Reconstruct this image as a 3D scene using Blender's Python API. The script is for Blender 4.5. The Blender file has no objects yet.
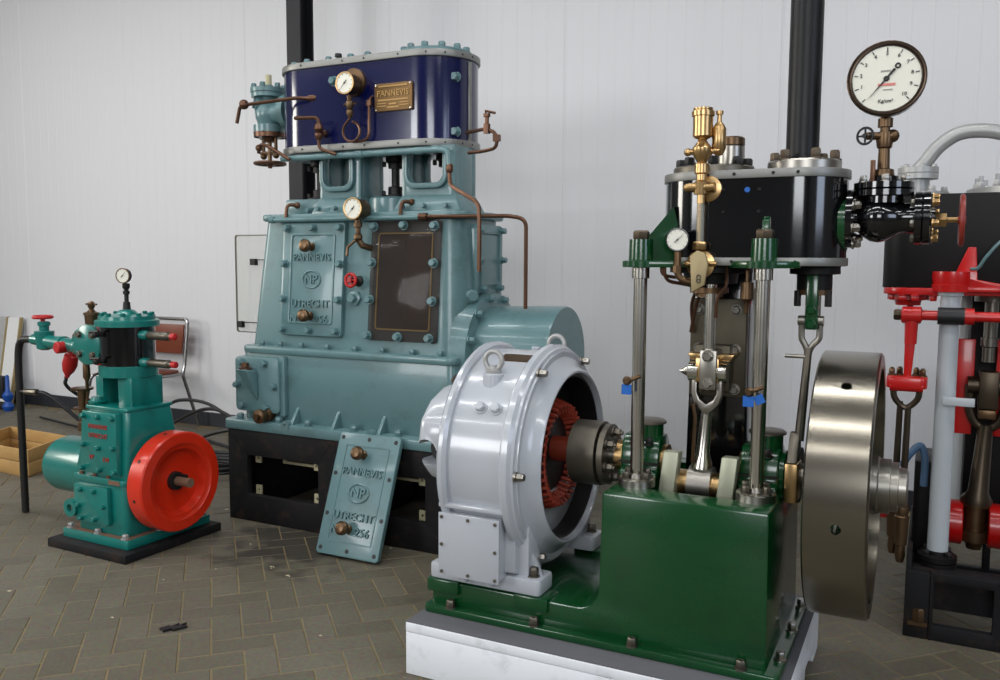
import bpy, bmesh, math, random
from mathutils import Vector, Matrix
random.seed(7)
PI = math.pi
K = 0.84                       # plan units -> metres (paving bricks come out 10.7 x 21.4 cm)
SC = bpy.context.scene
COL = SC.collection

# ------------------------------------------------------------------ camera
cam = bpy.data.cameras.new('camera')
cam.sensor_width = 36.0
cam.lens = 863.77 / 1000.0 * 36.0
cam.clip_end = 100
co = bpy.data.objects.new('camera', cam); COL.objects.link(co)
_p, _y, _r = math.radians(5.269), math.radians(26.611), math.radians(0.29975)
fw = Vector((-math.sin(_y)*math.cos(_p), math.cos(_y)*math.cos(_p), -math.sin(_p)))
rt = Vector((math.cos(_y), math.sin(_y), 0)); up = rt.cross(fw)
r2 = math.cos(_r)*rt + math.sin(_r)*up; u2 = -math.sin(_r)*rt + math.cos(_r)*up
M = Matrix((r2, u2, -fw)).transposed().to_4x4()
M.translation = Vector((0, 0, 1.6))*K
co.matrix_world = M
SC.camera = co

# ------------------------------------------------------------------ world, lights, exposure
SC.view_settings.view_transform = 'Standard'
SC.view_settings.look = 'None'
SC.view_settings.gamma = 1
SC.view_settings.use_curve_mapping = False
SC.view_settings.exposure = -0.32
w = bpy.data.worlds.new('world'); SC.world = w; w.use_nodes = True
w.node_tree.nodes['Background'].inputs[0].default_value = (0.75, 0.8, 0.9, 1)
w.node_tree.nodes['Background'].inputs[1].default_value = 0.25

def area(name, loc, to, sx, sy, power, color):
    l = bpy.data.lights.new(name, 'AREA'); l.shape = 'RECTANGLE'
    l.size = sx*K; l.size_y = sy*K; l.energy = power; l.color = color
    o = bpy.data.objects.new(name, l); COL.objects.link(o)
    o.location = Vector(loc)*K
    d = Vector(to)-Vector(loc)
    o.rotation_euler = d.to_track_quat('-Z', 'Y').to_euler()
    return o
# daylight through the hall's windows (left-front wall and right wall), fluorescent rows overhead; rear pair added as fill
area('window_daylight_left', (-10.9, 0.0, 3.2), (0, 0.0, 3.2), 2.6, 2.0, 200, (1.0, 0.96, 0.88))
area('window_daylight_right', (6.05, -0.5, 3.0), (0, -0.5, 3.0), 2.6, 2.0, 80, (0.68, 0.79, 1.0))
area('window_daylight_rear', (-6.9, -6.85, 3.4), (-6.9, 0, 3.4), 3.2, 2.2, 260, (0.97, 0.98, 1.0))  # unseen fill lamp added behind the camera to light the machine fronts
area('window_daylight_rear', (1.9, -6.85, 3.4), (1.9, 0, 3.4), 3.6, 2.2, 210, (0.93, 0.96, 1.0))  # second added rear fill, kept clear of the black cylinder's reflection
for lx in (-8.5, -4.6, -0.8, 3.0):  # rightmost lamps added to brighten the right of the back wall
    for ly in (-2.2, 0.6, 3.2):
        area('fluorescent_row', (lx, ly, 5.0), (lx, ly, 0), 3.0, 0.25, 46, (0.98, 0.99, 1.0))

# ------------------------------------------------------------------ geometry helpers (plan units, world axes)
AX = {'x': Vector((1, 0, 0)), 'y': Vector((0, 1, 0)), 'z': Vector((0, 0, 1)),
      '-x': Vector((-1, 0, 0)), '-y': Vector((0, -1, 0)), '-z': Vector((0, 0, -1))}
def V(*a): return Vector(a)
def axv(a): return AX[a].copy() if isinstance(a, str) else Vector(a).normalized()
def basis(d):
    d = Vector(d).normalized()
    h = Vector((0, 0, 1)) if abs(d.z) < .9 else Vector((1, 0, 0))
    a = h.cross(d).normalized(); b = d.cross(a).normalized()
    return a, b
def rrect(x0, x1, z0, z1, r, n=5):
    """rounded rectangle loop, 4*(n+1) points, counter-clockwise"""
    out = []
    for cx, cz, a0 in ((x1-r, z1-r, 0), (x0+r, z1-r, 90), (x0+r, z0+r, 180), (x1-r, z0+r, 270)):
        for i in range(n+1):
            a = math.radians(a0+90*i/n); out.append((cx+r*math.cos(a), cz+r*math.sin(a)))
    return out
def obround(xa, xb, yc, r, n=24):
    out = []
    for i in range(n+1):
        a = -PI/2+PI*i/n; out.append((xb+r*math.cos(a), yc+r*math.sin(a)))
    for i in range(n+1):
        a = PI/2+PI*i/n; out.append((xa+r*math.cos(a), yc+r*math.sin(a)))
    return out
def fillet(pts, r, n=5):
    """round the inner corners of a 3D polyline"""
    pts = [Vector(p) for p in pts]; out = [pts[0]]
    for i in range(1, len(pts)-1):
        p, a, b = pts[i], pts[i-1], pts[i+1]
        da, db = (a-p), (b-p); rr = min(r, da.length*.49, db.length*.49)
        s, e = p+da.normalized()*rr, p+db.normalized()*rr
        for k in range(n+1):
            t = k/n; out.append((1-t)**2*s+2*t*(1-t)*p+t*t*e)
    out.append(pts[-1]); return out
def spline(pts, n=8):
    pts = [Vector(p) for p in pts]; q = [2*pts[0]-pts[1]]+pts+[2*pts[-1]-pts[-2]]; out = []
    for i in range(1, len(q)-2):
        a, b, c, d = q[i-1:i+3]
        for k in range(n):
            t = k/n
            out.append(.5*((2*b)+(c-a)*t+(2*a-5*b+4*c-d)*t*t+(3*b-a-3*c+d)*t**3))
    out.append(pts[-1]); return out

class G:
    def __init__(s): s.v = []; s.f = []
    def add(s, vs, fs):
        o = len(s.v); s.v += [Vector(v) for v in vs]; s.f += [tuple(i+o for i in f) for f in fs]; return s
    def box(s, x0, x1, y0, y1, z0, z1):
        return s.add([(x, y, z) for x in (x0, x1) for y in (y0, y1) for z in (z0, z1)],
                     [(0, 1, 3, 2), (4, 6, 7, 5), (0, 4, 5, 1), (2, 3, 7, 6), (0, 2, 6, 4), (1, 5, 7, 3)])
    def obox(s, c, e1, e2, e3):
        c, e1, e2, e3 = Vector(c), Vector(e1), Vector(e2), Vector(e3)
        return s.add([c+a*e1+b*e2+d*e3 for a in (-.5, .5) for b in (-.5, .5) for d in (-.5, .5)],
                     [(0, 1, 3, 2), (4, 6, 7, 5), (0, 4, 5, 1), (2, 3, 7, 6), (0, 2, 6, 4), (1, 5, 7, 3)])
    def bar(s, p, q, w, h, upv=(0, 0, 1)):
        p, q = Vector(p), Vector(q); d = q-p; upv = Vector(upv)
        a = d.cross(upv).normalized(); b = a.cross(d).normalized()
        return s.obox((p+q)/2, d, a*w, b*h)
    def lathe(s, p, ax, prof, n=28, ph=0.0):
        p = Vector(p); d = axv(ax); a, b = basis(d); o = len(s.v); m = len(prof)
        vs = []
        for t, r in prof:
            for i in range(n):
                an = 2*PI*i/n+ph; vs.append(p+d*t+(a*math.cos(an)+b*math.sin(an))*r)
        fs = [(j*n+i, j*n+(i+1) % n, (j+1)*n+(i+1) % n, (j+1)*n+i) for j in range(m-1) for i in range(n)]
        if prof[0][1] > 1e-5: fs.append(tuple(range(n))[::-1])
        if prof[-1][1] > 1e-5: fs.append(tuple((m-1)*n+i for i in range(n)))
        return s.add(vs, fs)
    def ring(s, p, ax, prof, n=40, a0=0.0, a1=2*PI):
        """closed profile revolved (torus-like)"""
        p = Vector(p); d = axv(ax); a, b = basis(d); m = len(prof); full = abs(a1-a0-2*PI) < 1e-6
        c = n if full else n+1; vs = []
        for i in range(c):
            an = a0+(a1-a0)*i/n
            for t, r in prof: vs.append(p+d*t+(a*math.cos(an)+b*math.sin(an))*r)
        fs = []
        for i in range(n):
            i2 = (i+1) % c
            for j in range(m): fs.append((i*m+j, i*m+(j+1) % m, i2*m+(j+1) % m, i2*m+j))
        if not full: fs += [tuple(range(m)), tuple((c-1)*m+j for j in range(m))[::-1]]
        return s.add(vs, fs)
    def torus(s, p, ax, R, r, n=32, m=10, a0=0.0, a1=2*PI):
        return s.ring(p, ax, [(r*math.sin(2*PI*j/m), R+r*math.cos(2*PI*j/m)) for j in range(m)], n, a0, a1)
    def cyl(s, p, q, r, rb=None, n=24):
        p, q = Vector(p), Vector(q); L = (q-p).length
        return s.lathe(p, q-p, [(0, r), (L, r if rb is None else rb)], n)
    def sph(s, c, r, n=20, m=12, sc=(1, 1, 1)):
        o = len(s.v); s.lathe((0, 0, 0), 'z', [(-r*math.cos(PI*j/m), max(r*math.sin(PI*j/m), 1e-6)) for j in range(m+1)], n)
        for i in range(o, len(s.v)): v = s.v[i]; s.v[i] = Vector(c)+Vector((v.x*sc[0], v.y*sc[1], v.z*sc[2]))
        return s
    def tube(s, pts, r, n=10):
        pts = [Vector(p) for p in pts]; rr = r if isinstance(r, (list, tuple)) else [r]*len(pts)
        t0 = (pts[1]-pts[0]).normalized(); a, b = basis(t0); vs = []
        for i, p in enumerate(pts):
            t = (pts[min(i+1, len(pts)-1)]-pts[max(i-1, 0)]).normalized()
            a = (a-t*a.dot(t)).normalized(); b = t.cross(a)
            for k in range(n):
                an = 2*PI*k/n; vs.append(p+(a*math.cos(an)+b*math.sin(an))*rr[i])
        m = len(pts)
        fs = [(j*n+i, j*n+(i+1) % n, (j+1)*n+(i+1) % n, (j+1)*n+i) for j in range(m-1) for i in range(n)]
        fs += [tuple(range(n))[::-1], tuple((m-1)*n+i for i in range(n))]
        return s.add(vs, fs)
    def prism(s, poly, ax, a, b, poly2=None):
        """poly: 2D points. ax x:(y,z) y:(x,z) z:(x,y), extruded a..b; poly2 the far end's outline"""
        def P(u, v, t): return {'x': (t, u, v), 'y': (u, t, v), 'z': (u, v, t)}[ax]
        n = len(poly); q = poly2 or poly
        vs = [P(u, v, a) for u, v in poly]+[P(u, v, b) for u, v in q]
        fs = [tuple(range(n)), tuple(range(n, 2*n))[::-1]]+[(i, i+n, (i+1) % n+n, (i+1) % n) for i in range(n)]
        return s.add(vs, fs)
    def plate_hole(s, outer, inner, ax, a, b):
        def P(u, v, t): return {'x': (t, u, v), 'y': (u, t, v), 'z': (u, v, t)}[ax]
        n = len(outer); vs = []
        for t in (a, b):
            vs += [P(u, v, t) for u, v in outer]+[P(u, v, t) for u, v in inner]
        fs = []
        for i in range(n):
            j = (i+1) % n
            fs += [(i, j, n+j, n+i), (2*n+j, 2*n+i, 3*n+i, 3*n+j), (i, 2*n+i, 2*n+j, j), (n+j, 3*n+j, 3*n+i, n+i)]
        return s.add(vs, fs)
    def hexn(s, p, ax, r, h):
        return s.lathe(p, ax, [(0, r*.9), (h*.12, r), (h*.8, r), (h, r*.8)], 6)
    def text(s, string, o, right, upv, size, depth, align='CENTER'):
        cu = bpy.data.curves.new('t', 'FONT'); cu.body = string; cu.size = size; cu.extrude = depth/2; cu.offset = size*.012; cu.resolution_u = 2
        cu.align_x = align; cu.align_y = 'CENTER'
        to = bpy.data.objects.new('t', cu); COL.objects.link(to)
        me = bpy.data.meshes.new_from_object(to.evaluated_get(bpy.context.evaluated_depsgraph_get()))
        R, U = Vector(right).normalized(), Vector(upv).normalized(); N = R.cross(U)
        s.add([Vector(o)+R*v.co.x+U*v.co.y+N*(v.co.z) for v in me.vertices], [tuple(p.vertices) for p in me.polygons])
        bpy.data.objects.remove(to); bpy.data.curves.remove(cu); bpy.data.meshes.remove(me)
        return s
    def rot(s, c, ax, ang, i0=0):
        R = Matrix.Rotation(ang, 3, axv(ax)); c = Vector(c)
        for i in range(i0, len(s.v)): s.v[i] = c+R@(s.v[i]-c)
        return s
    def mesh(s, name, loc, bev=0, seg=2, ang=35):
        bm = bmesh.new()
        L = Vector(loc)
        vs = [bm.verts.new((v-L)*K) for v in s.v]
        for f in s.f:
            if len(set(f)) >= 3:
                try: bm.faces.new([vs[i] for i in f])
                except ValueError: pass
        bmesh.ops.remove_doubles(bm, verts=bm.verts[:], dist=1e-6)
        bmesh.ops.recalc_face_normals(bm, faces=bm.faces[:])
        if bev:
            es = [e for e in bm.edges if len(e.link_faces) == 2 and e.calc_face_angle(0) > .6]
            bmesh.ops.bevel(bm, geom=es, offset=bev*K, segments=seg, affect='EDGES', clamp_overlap=True, profile=.5)
        for f in bm.faces: f.smooth = True
        for e in bm.edges:
            if len(e.link_faces) != 2 or e.calc_face_angle(0) > math.radians(ang): e.smooth = False
        me = bpy.data.meshes.new(name); bm.to_mesh(me); bm.free(); return me

CUR = Vector((0, 0, 0))
def tag(o, label=None, cat=None, group=None, kind=None):
    if label: o['label'] = label
    if cat: o['category'] = cat
    if group: o['group'] = group
    if kind: o['kind'] = kind
    return o
def thing(name, label, cat, loc, group=None, rz=0):
    global CUR
    CUR = Vector(loc)
    o = bpy.data.objects.new(name, None); COL.objects.link(o); o.location = CUR*K; o.rotation_euler = (0, 0, rz)
    o.empty_display_size = .1
    return tag(o, label, cat, group)
def ob(name, g, mat, parent=None, bev=0, seg=2, ang=35, label=None):
    me = g.mesh(name, CUR, bev, seg, ang)
    o = bpy.data.objects.new(name, me); COL.objects.link(o)
    me.materials.append(mat)
    if parent: o.parent = parent
    else: o.location = CUR*K
    if label: o['label'] = label
    return o
def solo(name, label, cat, loc, g, mat, group=None, bev=0, kind=None, ang=35):
    global CUR
    CUR = Vector(loc)
    o = ob(name, g, mat, None, bev, ang=ang)
    return tag(o, label, cat, group, kind)
def cut(o, g):
    """subtract g from o (baked)"""
    me = g.mesh('c', CUR); c = bpy.data.objects.new('c', me); COL.objects.link(c)
    c.parent = o.parent; c.location = o.location
    m = o.modifiers.new('b', 'BOOLEAN'); m.operation = 'DIFFERENCE'; m.object = c; m.solver = 'EXACT'
    bpy.context.view_layer.update()
    n = bpy.data.meshes.new_from_object(o.evaluated_get(bpy.context.evaluated_depsgraph_get()))
    o.modifiers.clear(); o.data = n; bpy.data.objects.remove(c)
    bm = bmesh.new(); bm.from_mesh(n)
    for e in bm.edges:
        e.smooth = not (len(e.link_faces) != 2 or e.calc_face_angle(0) > .6)
    bm.to_mesh(n); bm.free()
    return o
_bm = {}
def bolts(parent, pts, ax, r, h, mat, name='bolt', stud=0.0, washer=True):
    """separate bolts sharing one mesh"""
    key = (str(ax), r, h, mat.name, stud, washer)
    if key not in _bm:
        g = G()
        d = axv(ax)
        if washer: g.lathe((0, 0, 0), ax, [(-.002, r*1.25), (h*.2, r*1.25)], 12)
        g.hexn(d*(h*.2 if washer else 0), ax, r, h)
        if stud: g.lathe((0, 0, 0), ax, [(0, r*.5), (h+stud, r*.5)], 8)
        me = g.mesh(name, (0, 0, 0)); me.materials.append(mat); _bm[key] = me
    out = []
    for p in pts:
        o = bpy.data.objects.new(name, _bm[key]); COL.objects.link(o); o.parent = parent
        o.location = (Vector(p)-CUR)*K; out.append(o)
    return out
def circ(c, ax, R, n, ph=0.0):
    a, b = basis(axv(ax)); c = Vector(c)
    return [c+(a*math.cos(ph+2*PI*i/n)+b*math.sin(ph+2*PI*i/n))*R for i in range(n)]

# ------------------------------------------------------------------ materials
def srgb(r, g, b):
    f = lambda c: (c/255/12.92) if c/255 <= .04045 else ((c/255+.055)/1.055)**2.4
    return (f(r), f(g), f(b), 1)
MATS = {}
def mat(name, rgb, rough=.45, metal=0.0, var=.12, scale=6.0, bump=.0, bscale=60.0, dirt=None, dirtamt=.0, coat=0.0, spec=.5):
    m = bpy.data.materials.new(name); m.use_nodes = True; nt = m.node_tree; N = nt.nodes; L = nt.links
    b = N['Principled BSDF']
    tc = N.new('ShaderNodeTexCoord'); gp = N.new('ShaderNodeNewGeometry')
    n1 = N.new('ShaderNodeTexNoise'); n1.inputs['Scale'].default_value = scale; n1.inputs['Detail'].default_value = 5
    L.new(gp.outputs['Position'], n1.inputs['Vector'])
    c = srgb(*rgb)
    mx = N.new('ShaderNodeMix'); mx.data_type = 'RGBA'
    mx.inputs['A'].default_value = tuple(x*(1-var) for x in c[:3])+(1,)
    mx.inputs['B'].default_value = tuple(min(1, x*(1+var)) for x in c[:3])+(1,)
    L.new(n1.outputs['Fac'], mx.inputs['Factor']); colout = mx.outputs['Result']
    if dirt:
        n2 = N.new('ShaderNodeTexNoise'); n2.inputs['Scale'].default_value = scale*2.3; n2.inputs['Detail'].default_value = 8; n2.inputs['Roughness'].default_value = .7
        L.new(gp.outputs['Position'], n2.inputs['Vector'])
        mr = N.new('ShaderNodeMapRange'); mr.inputs['From Min'].default_value = .52; mr.inputs['From Max'].default_value = .72
        mr.inputs['To Max'].default_value = dirtamt
        L.new(n2.outputs['Fac'], mr.inputs['Value'])
        m2 = N.new('ShaderNodeMix'); m2.data_type = 'RGBA'; m2.inputs['B'].default_value = srgb(*dirt)
        L.new(mr.outputs['Result'], m2.inputs['Factor']); L.new(colout, m2.inputs['A']); colout = m2.outputs['Result']
    L.new(colout, b.inputs['Base Color'])
    rr = N.new('ShaderNodeMapRange'); rr.inputs['To Min'].default_value = max(.03, rough*.8); rr.inputs['To Max'].default_value = min(1, rough*1.2)
    L.new(n1.outputs['Fac'], rr.inputs['Value']); L.new(rr.outputs['Result'], b.inputs['Roughness'])
    b.inputs['Metallic'].default_value = metal
    b.inputs['Coat Weight'].default_value = coat; b.inputs['Coat Roughness'].default_value = .08
    b.inputs['Specular IOR Level'].default_value = spec
    if bump:
        n3 = N.new('ShaderNodeTexNoise'); n3.inputs['Scale'].default_value = bscale; n3.inputs['Detail'].default_value = 3
        L.new(gp.outputs['Position'], n3.inputs['Vector'])
        bu = N.new('ShaderNodeBump'); bu.inputs['Strength'].default_value = bump; bu.inputs['Distance'].default_value = .004
        L.new(n3.outputs['Fac'], bu.inputs['Height']); L.new(bu.outputs['Normal'], b.inputs['Normal'])
    MATS[name] = m; return m
m_wall = mat('wall_panel_white', (211, 211, 213), .5, var=.025, scale=.6)
m_skirt = mat('skirting_dark', (40, 42, 48), .5)
m_steel_blk = mat('column_dark', (24, 24, 28), .5, spec=.3)
m_teal = mat('paint_grey_teal', (90, 122, 125), .32, var=.10, scale=3, bump=.12, bscale=22, dirt=(60, 75, 72), dirtamt=.45, coat=.25)
m_navy = mat('paint_navy', (11, 17, 62), .16, var=.25, scale=4, bump=.04, bscale=18, coat=.5)
m_band = mat('band_aluminium', (138, 138, 134), .45, metal=.7, var=.1, scale=10)
m_frameblk = mat('base_black', (20, 20, 22), .65, spec=.25, var=.3, scale=5, dirt=(84, 58, 40), dirtamt=.35)
m_dark = mat('iron_dark', (30, 28, 27), .5, metal=.3, var=.2, scale=10)
m_copper = mat('copper_pipe', (98, 70, 54), .36, metal=.75, var=.25, scale=12)
m_bezel = mat('bezel_dark_bronze', (52, 40, 30), .22, metal=.8)
m_brass = mat('brass', (184, 152, 106), .30, metal=1.0, var=.15, scale=14)
m_oldbrass = mat('brass_old', (104, 82, 60), .36, metal=.85, var=.2, scale=20)
m_rod = mat('rod_oiled', (82, 72, 60), .38, metal=.85, var=.2, scale=10)
m_rod2 = mat('rod_grey', (132, 128, 120), .3, metal=.9, var=.15, scale=10)
m_nut = mat('nut_worn', (92, 80, 66), .45, metal=.7, var=.2, scale=20)
m_dial = mat('dial_white', (228, 226, 212), .5, var=.02)
m_ink = mat('ink_black', (20, 20, 22), .5)
m_plate = mat('nameplate_bronze', (116, 88, 52), .45, metal=.6, var=.25, scale=20)
m_plate_hi = mat('nameplate_letters', (158, 128, 80), .45, metal=.7)
m_redfly = mat('paint_red_orange', (206, 42, 14), .3, var=.1, scale=5, dirt=(160, 50, 25), dirtamt=.3, coat=.3)
m_fly = mat('flywheel_steel', (140, 134, 122), .23, metal=1.0, var=.06, scale=1.2)
m_red = mat('paint_red', (182, 14, 14), .3, var=.1, scale=5, dirt=(150, 40, 25), dirtamt=.3, coat=.3)
m_redtop = mat('paint_red_wheel', (176, 24, 26), .4)
m_smallteal = mat('paint_teal', (8, 110, 102), .3, var=.15, scale=6, bump=.1, bscale=25, dirt=(20, 78, 72), dirtamt=.5, coat=.3)
m_rust = mat('rust_dust', (112, 84, 66), .8, var=.2, scale=16)
m_black = mat('paint_black_gloss', (10, 10, 12), .12, var=.2, coat=.5)
m_pipe = mat('paint_black_pipe', (13, 13, 15), .4, var=.2, scale=6, spec=.3)
m_guide = mat('guide_worn_iron', (82, 76, 62), .45, metal=.6, var=.25, scale=9)
m_blackmat = mat('paint_black_worn', (19, 17, 18), .5, var=.25, scale=5, spec=.22)
m_green = mat('paint_dark_green', (6, 62, 28), .22, var=.15, scale=3, bump=.1, bscale=16, coat=.4, dirt=(8, 44, 22), dirtamt=.5)
m_gen = mat('paint_light_grey', (174, 178, 184), .22, var=.05, scale=3, bump=.06, bscale=15, coat=.4)
m_white = mat('wood_white', (226, 229, 234), .5, var=.06, scale=4, bump=.15, bscale=30, dirt=(150, 148, 142), dirtamt=.35)
m_felt = mat('felt_grey', (92, 92, 96), .9, var=.1, scale=20)
m_steel = mat('steel_polished', (196, 192, 182), .22, metal=1.0, var=.1, scale=10)
m_steel2 = mat('steel_brushed', (158, 154, 146), .34, metal=1.0, var=.15, scale=8, bump=.05, bscale=40)
m_steeldk = mat('steel_dull', (112, 106, 96), .42, metal=.9, var=.25, scale=14)
m_web = mat('crank_web_steel', (172, 174, 152), .45, metal=.55, var=.12, scale=12)
m_coil = mat('winding_red', (150, 52, 30), .55, var=.2, scale=20)
m_shaftred = mat('shaft_red_brown', (120, 44, 26), .45, var=.15)
m_bluetag = mat('tag_blue', (16, 92, 176), .5)
m_paper = mat('tag_pale', (158, 142, 106), .5, metal=.4)
m_wood = mat('wood_pale', (168, 132, 78), .7, var=.2, scale=9, bump=.2, bscale=30)
m_cable = mat('cable_black', (22, 22, 24), .5)
m_seat = mat('seat_brown', (112, 54, 34), .35, var=.12)
m_chrome = mat('tube_chrome', (150, 148, 148), .25, metal=1.0)
m_greypaint = mat('paint_silver_grey', (164, 164, 162), .4, metal=.35, var=.08)
m_colwhite = mat('paint_white_grey', (180, 186, 190), .35, var=.06, scale=6)
m_bluepl = mat('plastic_blue', (14, 70, 150), .4)
m_board = mat('board_white', (222, 222, 220), .5, var=.02)
m_boardedge = mat('board_edge', (150, 132, 90), .7)
m_cream = mat('paint_cream', (176, 170, 138), .6, var=.15, scale=15)
m_yellow = mat('gasket_yellow', (168, 140, 72), .6)
m_inside = mat('cavity_brown', (72, 56, 42), .7, var=.2, scale=3)
def glass(name, rgb, alpha):
    m = mat(name, rgb, .08, var=.03)
    m.node_tree.nodes['Principled BSDF'].inputs['Alpha'].default_value = alpha
    return m
m_perspex = glass('perspex_tinted', (66, 58, 54), .5)
m_perspex.node_tree.nodes['Principled BSDF'].inputs['Specular IOR Level'].default_value = .12
m_clear = glass('perspex_clear', (196, 198, 190), .28)
m_glass = glass('glass_tube', (220, 225, 215), .22)
# paving brick material: per-brick tone, large stains, oil near the big engine
def paver_mat():
    m = bpy.data.materials.new('paving_brick'); m.use_nodes = True; nt = m.node_tree; N = nt.nodes; L = nt.links
    b = N['Principled BSDF']; gp = N.new('ShaderNodeNewGeometry'); oi = N.new('ShaderNodeObjectInfo')
    ad = N.new('ShaderNodeMath'); ad.operation = 'ADD'; L.new(gp.outputs['Random Per Island'], ad.inputs[0]); L.new(oi.outputs['Random'], ad.inputs[1])
    fr = N.new('ShaderNodeMath'); fr.operation = 'FRACT'; L.new(ad.outputs[0], fr.inputs[0])
    rp = N.new('ShaderNodeValToRGB'); rp.color_ramp.elements[0].color = srgb(90, 85, 72); rp.color_ramp.elements[1].color = srgb(102, 97, 84)
    L.new(fr.outputs[0], rp.inputs[0])
    n1 = N.new('ShaderNodeTexNoise'); n1.inputs['Scale'].default_value = 1.1; n1.inputs['Detail'].default_value = 6; L.new(gp.outputs['Position'], n1.inputs['Vector'])
    mr = N.new('ShaderNodeMapRange'); mr.inputs['From Min'].default_value = .35; mr.inputs['From Max'].default_value = .7
    L.new(n1.outputs['Fac'], mr.inputs['Value'])
    m1 = N.new('ShaderNodeMix'); m1.data_type = 'RGBA'; m1.blend_type = 'MULTIPLY'; m1.inputs['B'].default_value = (.70, .66, .56, 1)
    L.new(mr.outputs['Result'], m1.inputs['Factor']); L.new(rp.outputs['Color'], m1.inputs['A'])
    n2 = N.new('ShaderNodeTexNoise'); n2.inputs['Scale'].default_value = 70; n2.inputs['Detail'].default_value = 4; L.new(gp.outputs['Position'], n2.inputs['Vector'])
    m2 = N.new('ShaderNodeMix'); m2.data_type = 'RGBA'; m2.blend_type = 'OVERLAY'; m2.inputs['Factor'].default_value = .55
    L.new(m1.outputs['Result'], m2.inputs['A']); L.new(n2.outputs['Color'], m2.inputs['B'])
    hs = N.new('ShaderNodeHueSaturation'); hs.inputs['Saturation'].default_value = 1.0
    # spilled oil beside the big engine and between the two green machines
    n3 = N.new('ShaderNodeTexNoise'); n3.inputs['Scale'].default_value = 7; n3.inputs['Detail'].default_value = 6; L.new(gp.outputs['Position'], n3.inputs['Vector'])
    vd = N.new('ShaderNodeVectorMath'); vd.operation = 'DISTANCE'; vd.inputs[1].default_value = (-3.12*K, 3.80*K, 0); L.new(gp.outputs['Position'], vd.inputs[0])
    mr3 = N.new('ShaderNodeMapRange'); mr3.inputs['From Min'].default_value = .05; mr3.inputs['From Max'].default_value = .60; mr3.inputs['To Min'].default_value = .56; mr3.inputs['To Max'].default_value = 0.0
    L.new(vd.outputs['Value'], mr3.inputs['Value'])
    ml = N.new('ShaderNodeMath'); ml.operation = 'ADD'; L.new(mr3.outputs['Result'], ml.inputs[0]); L.new(n3.outputs['Fac'], ml.inputs[1])
    mr4 = N.new('ShaderNodeMapRange'); mr4.inputs['From Min'].default_value = .66; mr4.inputs['From Max'].default_value = .86; mr4.inputs['To Max'].default_value = .8
    L.new(ml.outputs[0], mr4.inputs['Value'])
    m3 = N.new('ShaderNodeMix'); m3.data_type = 'RGBA'; m3.inputs['B'].default_value = srgb(38, 34, 28)
    L.new(mr4.outputs['Result'], m3.inputs['Factor']); L.new(m2.outputs['Result'], m3.inputs['A'])
    # pale paint flecks
    n5 = N.new('ShaderNodeTexNoise'); n5.inputs['Scale'].default_value = 16; n5.inputs['Detail'].default_value = 3; L.new(gp.outputs['Position'], n5.inputs['Vector'])
    mr5 = N.new('ShaderNodeMapRange'); mr5.inputs['From Min'].default_value = .725; mr5.inputs['From Max'].default_value = .76; L.new(n5.outputs['Fac'], mr5.inputs['Value'])
    m5 = N.new('ShaderNodeMix'); m5.data_type = 'RGBA'; m5.inputs['B'].default_value = srgb(190, 180, 150)
    L.new(mr5.outputs['Result'], m5.inputs['Factor']); L.new(m3.outputs['Result'], m5.inputs['A'])
    L.new(m5.outputs['Result'], hs.inputs['Color']); L.new(hs.outputs['Color'], b.inputs['Base Color'])
    b.inputs['Roughness'].default_value = .62
    bu = N.new('ShaderNodeBump'); bu.inputs['Strength'].default_value = .25; bu.inputs['Distance'].default_value = .003
    L.new(n2.outputs['Fac'], bu.inputs['Height']); L.new(bu.outputs['Normal'], b.inputs['Normal'])
    return m
m_paver = paver_mat()
m_sand = mat('joint_sand', (116, 101, 70), .9, var=.25, scale=8, dirt=(84, 77, 62), dirtamt=.9)
m_ceil = mat('ceiling_grey', (92, 93, 96), .7)
m_wallfar = mat('hall_wall_grey', (110, 111, 112), .6, var=.05, scale=1)

# ================================================================== SETTING
CUR = Vector((0, 0, 0))
def struct(name, g, m, bev=0, parent=None):
    o = ob(name, g, m, parent, bev)
    if not parent: o['kind'] = 'structure'
    return o
floor = struct('floor', G().box(-11, 6.2, -7, 6.2, -.10, -.0026), m_sand)
tag(floor, 'grey paving brick floor laid in diagonal herringbone', 'floor')
# herringbone at 45 degrees: a = -u, b = v in brick widths
WB = .1275
u0, v0 = (-2.465-2.765)/math.sqrt(2), (-2.465+2.765)/math.sqrt(2)
a0 = -u0/WB-2; b0 = v0/WB
def ab2xy(a, b):
    u, v = -(a0+a)*WB, (b0+b)*WB
    return ((u+v)/math.sqrt(2), (v-u)/math.sqrt(2))
gap = .006
def brick(lx, ly):
    g = G(); h = .006; c = .0025; x, y = lx/2-gap/2, ly/2-gap/2
    vs = [(sx*x, sy*y, -.02) for sx, sy in ((-1, -1), (1, -1), (1, 1), (-1, 1))]
    vs += [(sx*x, sy*y, -c) for sx, sy in ((-1, -1), (1, -1), (1, 1), (-1, 1))]
    vs += [(sx*(x-c), sy*(y-c), 0) for sx, sy in ((-1, -1), (1, -1), (1, 1), (-1, 1))]
    fs = [(8, 9, 10, 11)]
    for o in (0, 4): fs += [(o+i, o+(i+1) % 4, o+4+(i+1) % 4, o+4+i) for i in range(4)]
    return g.add(vs, fs)
cells = []
for i in range(-110, 111):
    for j in range(-110, 111):
        t = (i-j) % 4
        if t == 0: ca, cb, hz = i+1, j+.5, True
        elif t == 2: ca, cb, hz = i+.5, j, False
        else: continue
        x, y = ab2xy(ca, cb)
        if -10.9 < x < 6.1 and -6.5 < y < 6.02: cells.append((x, y, hz))
Minv = M.inverted()
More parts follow.
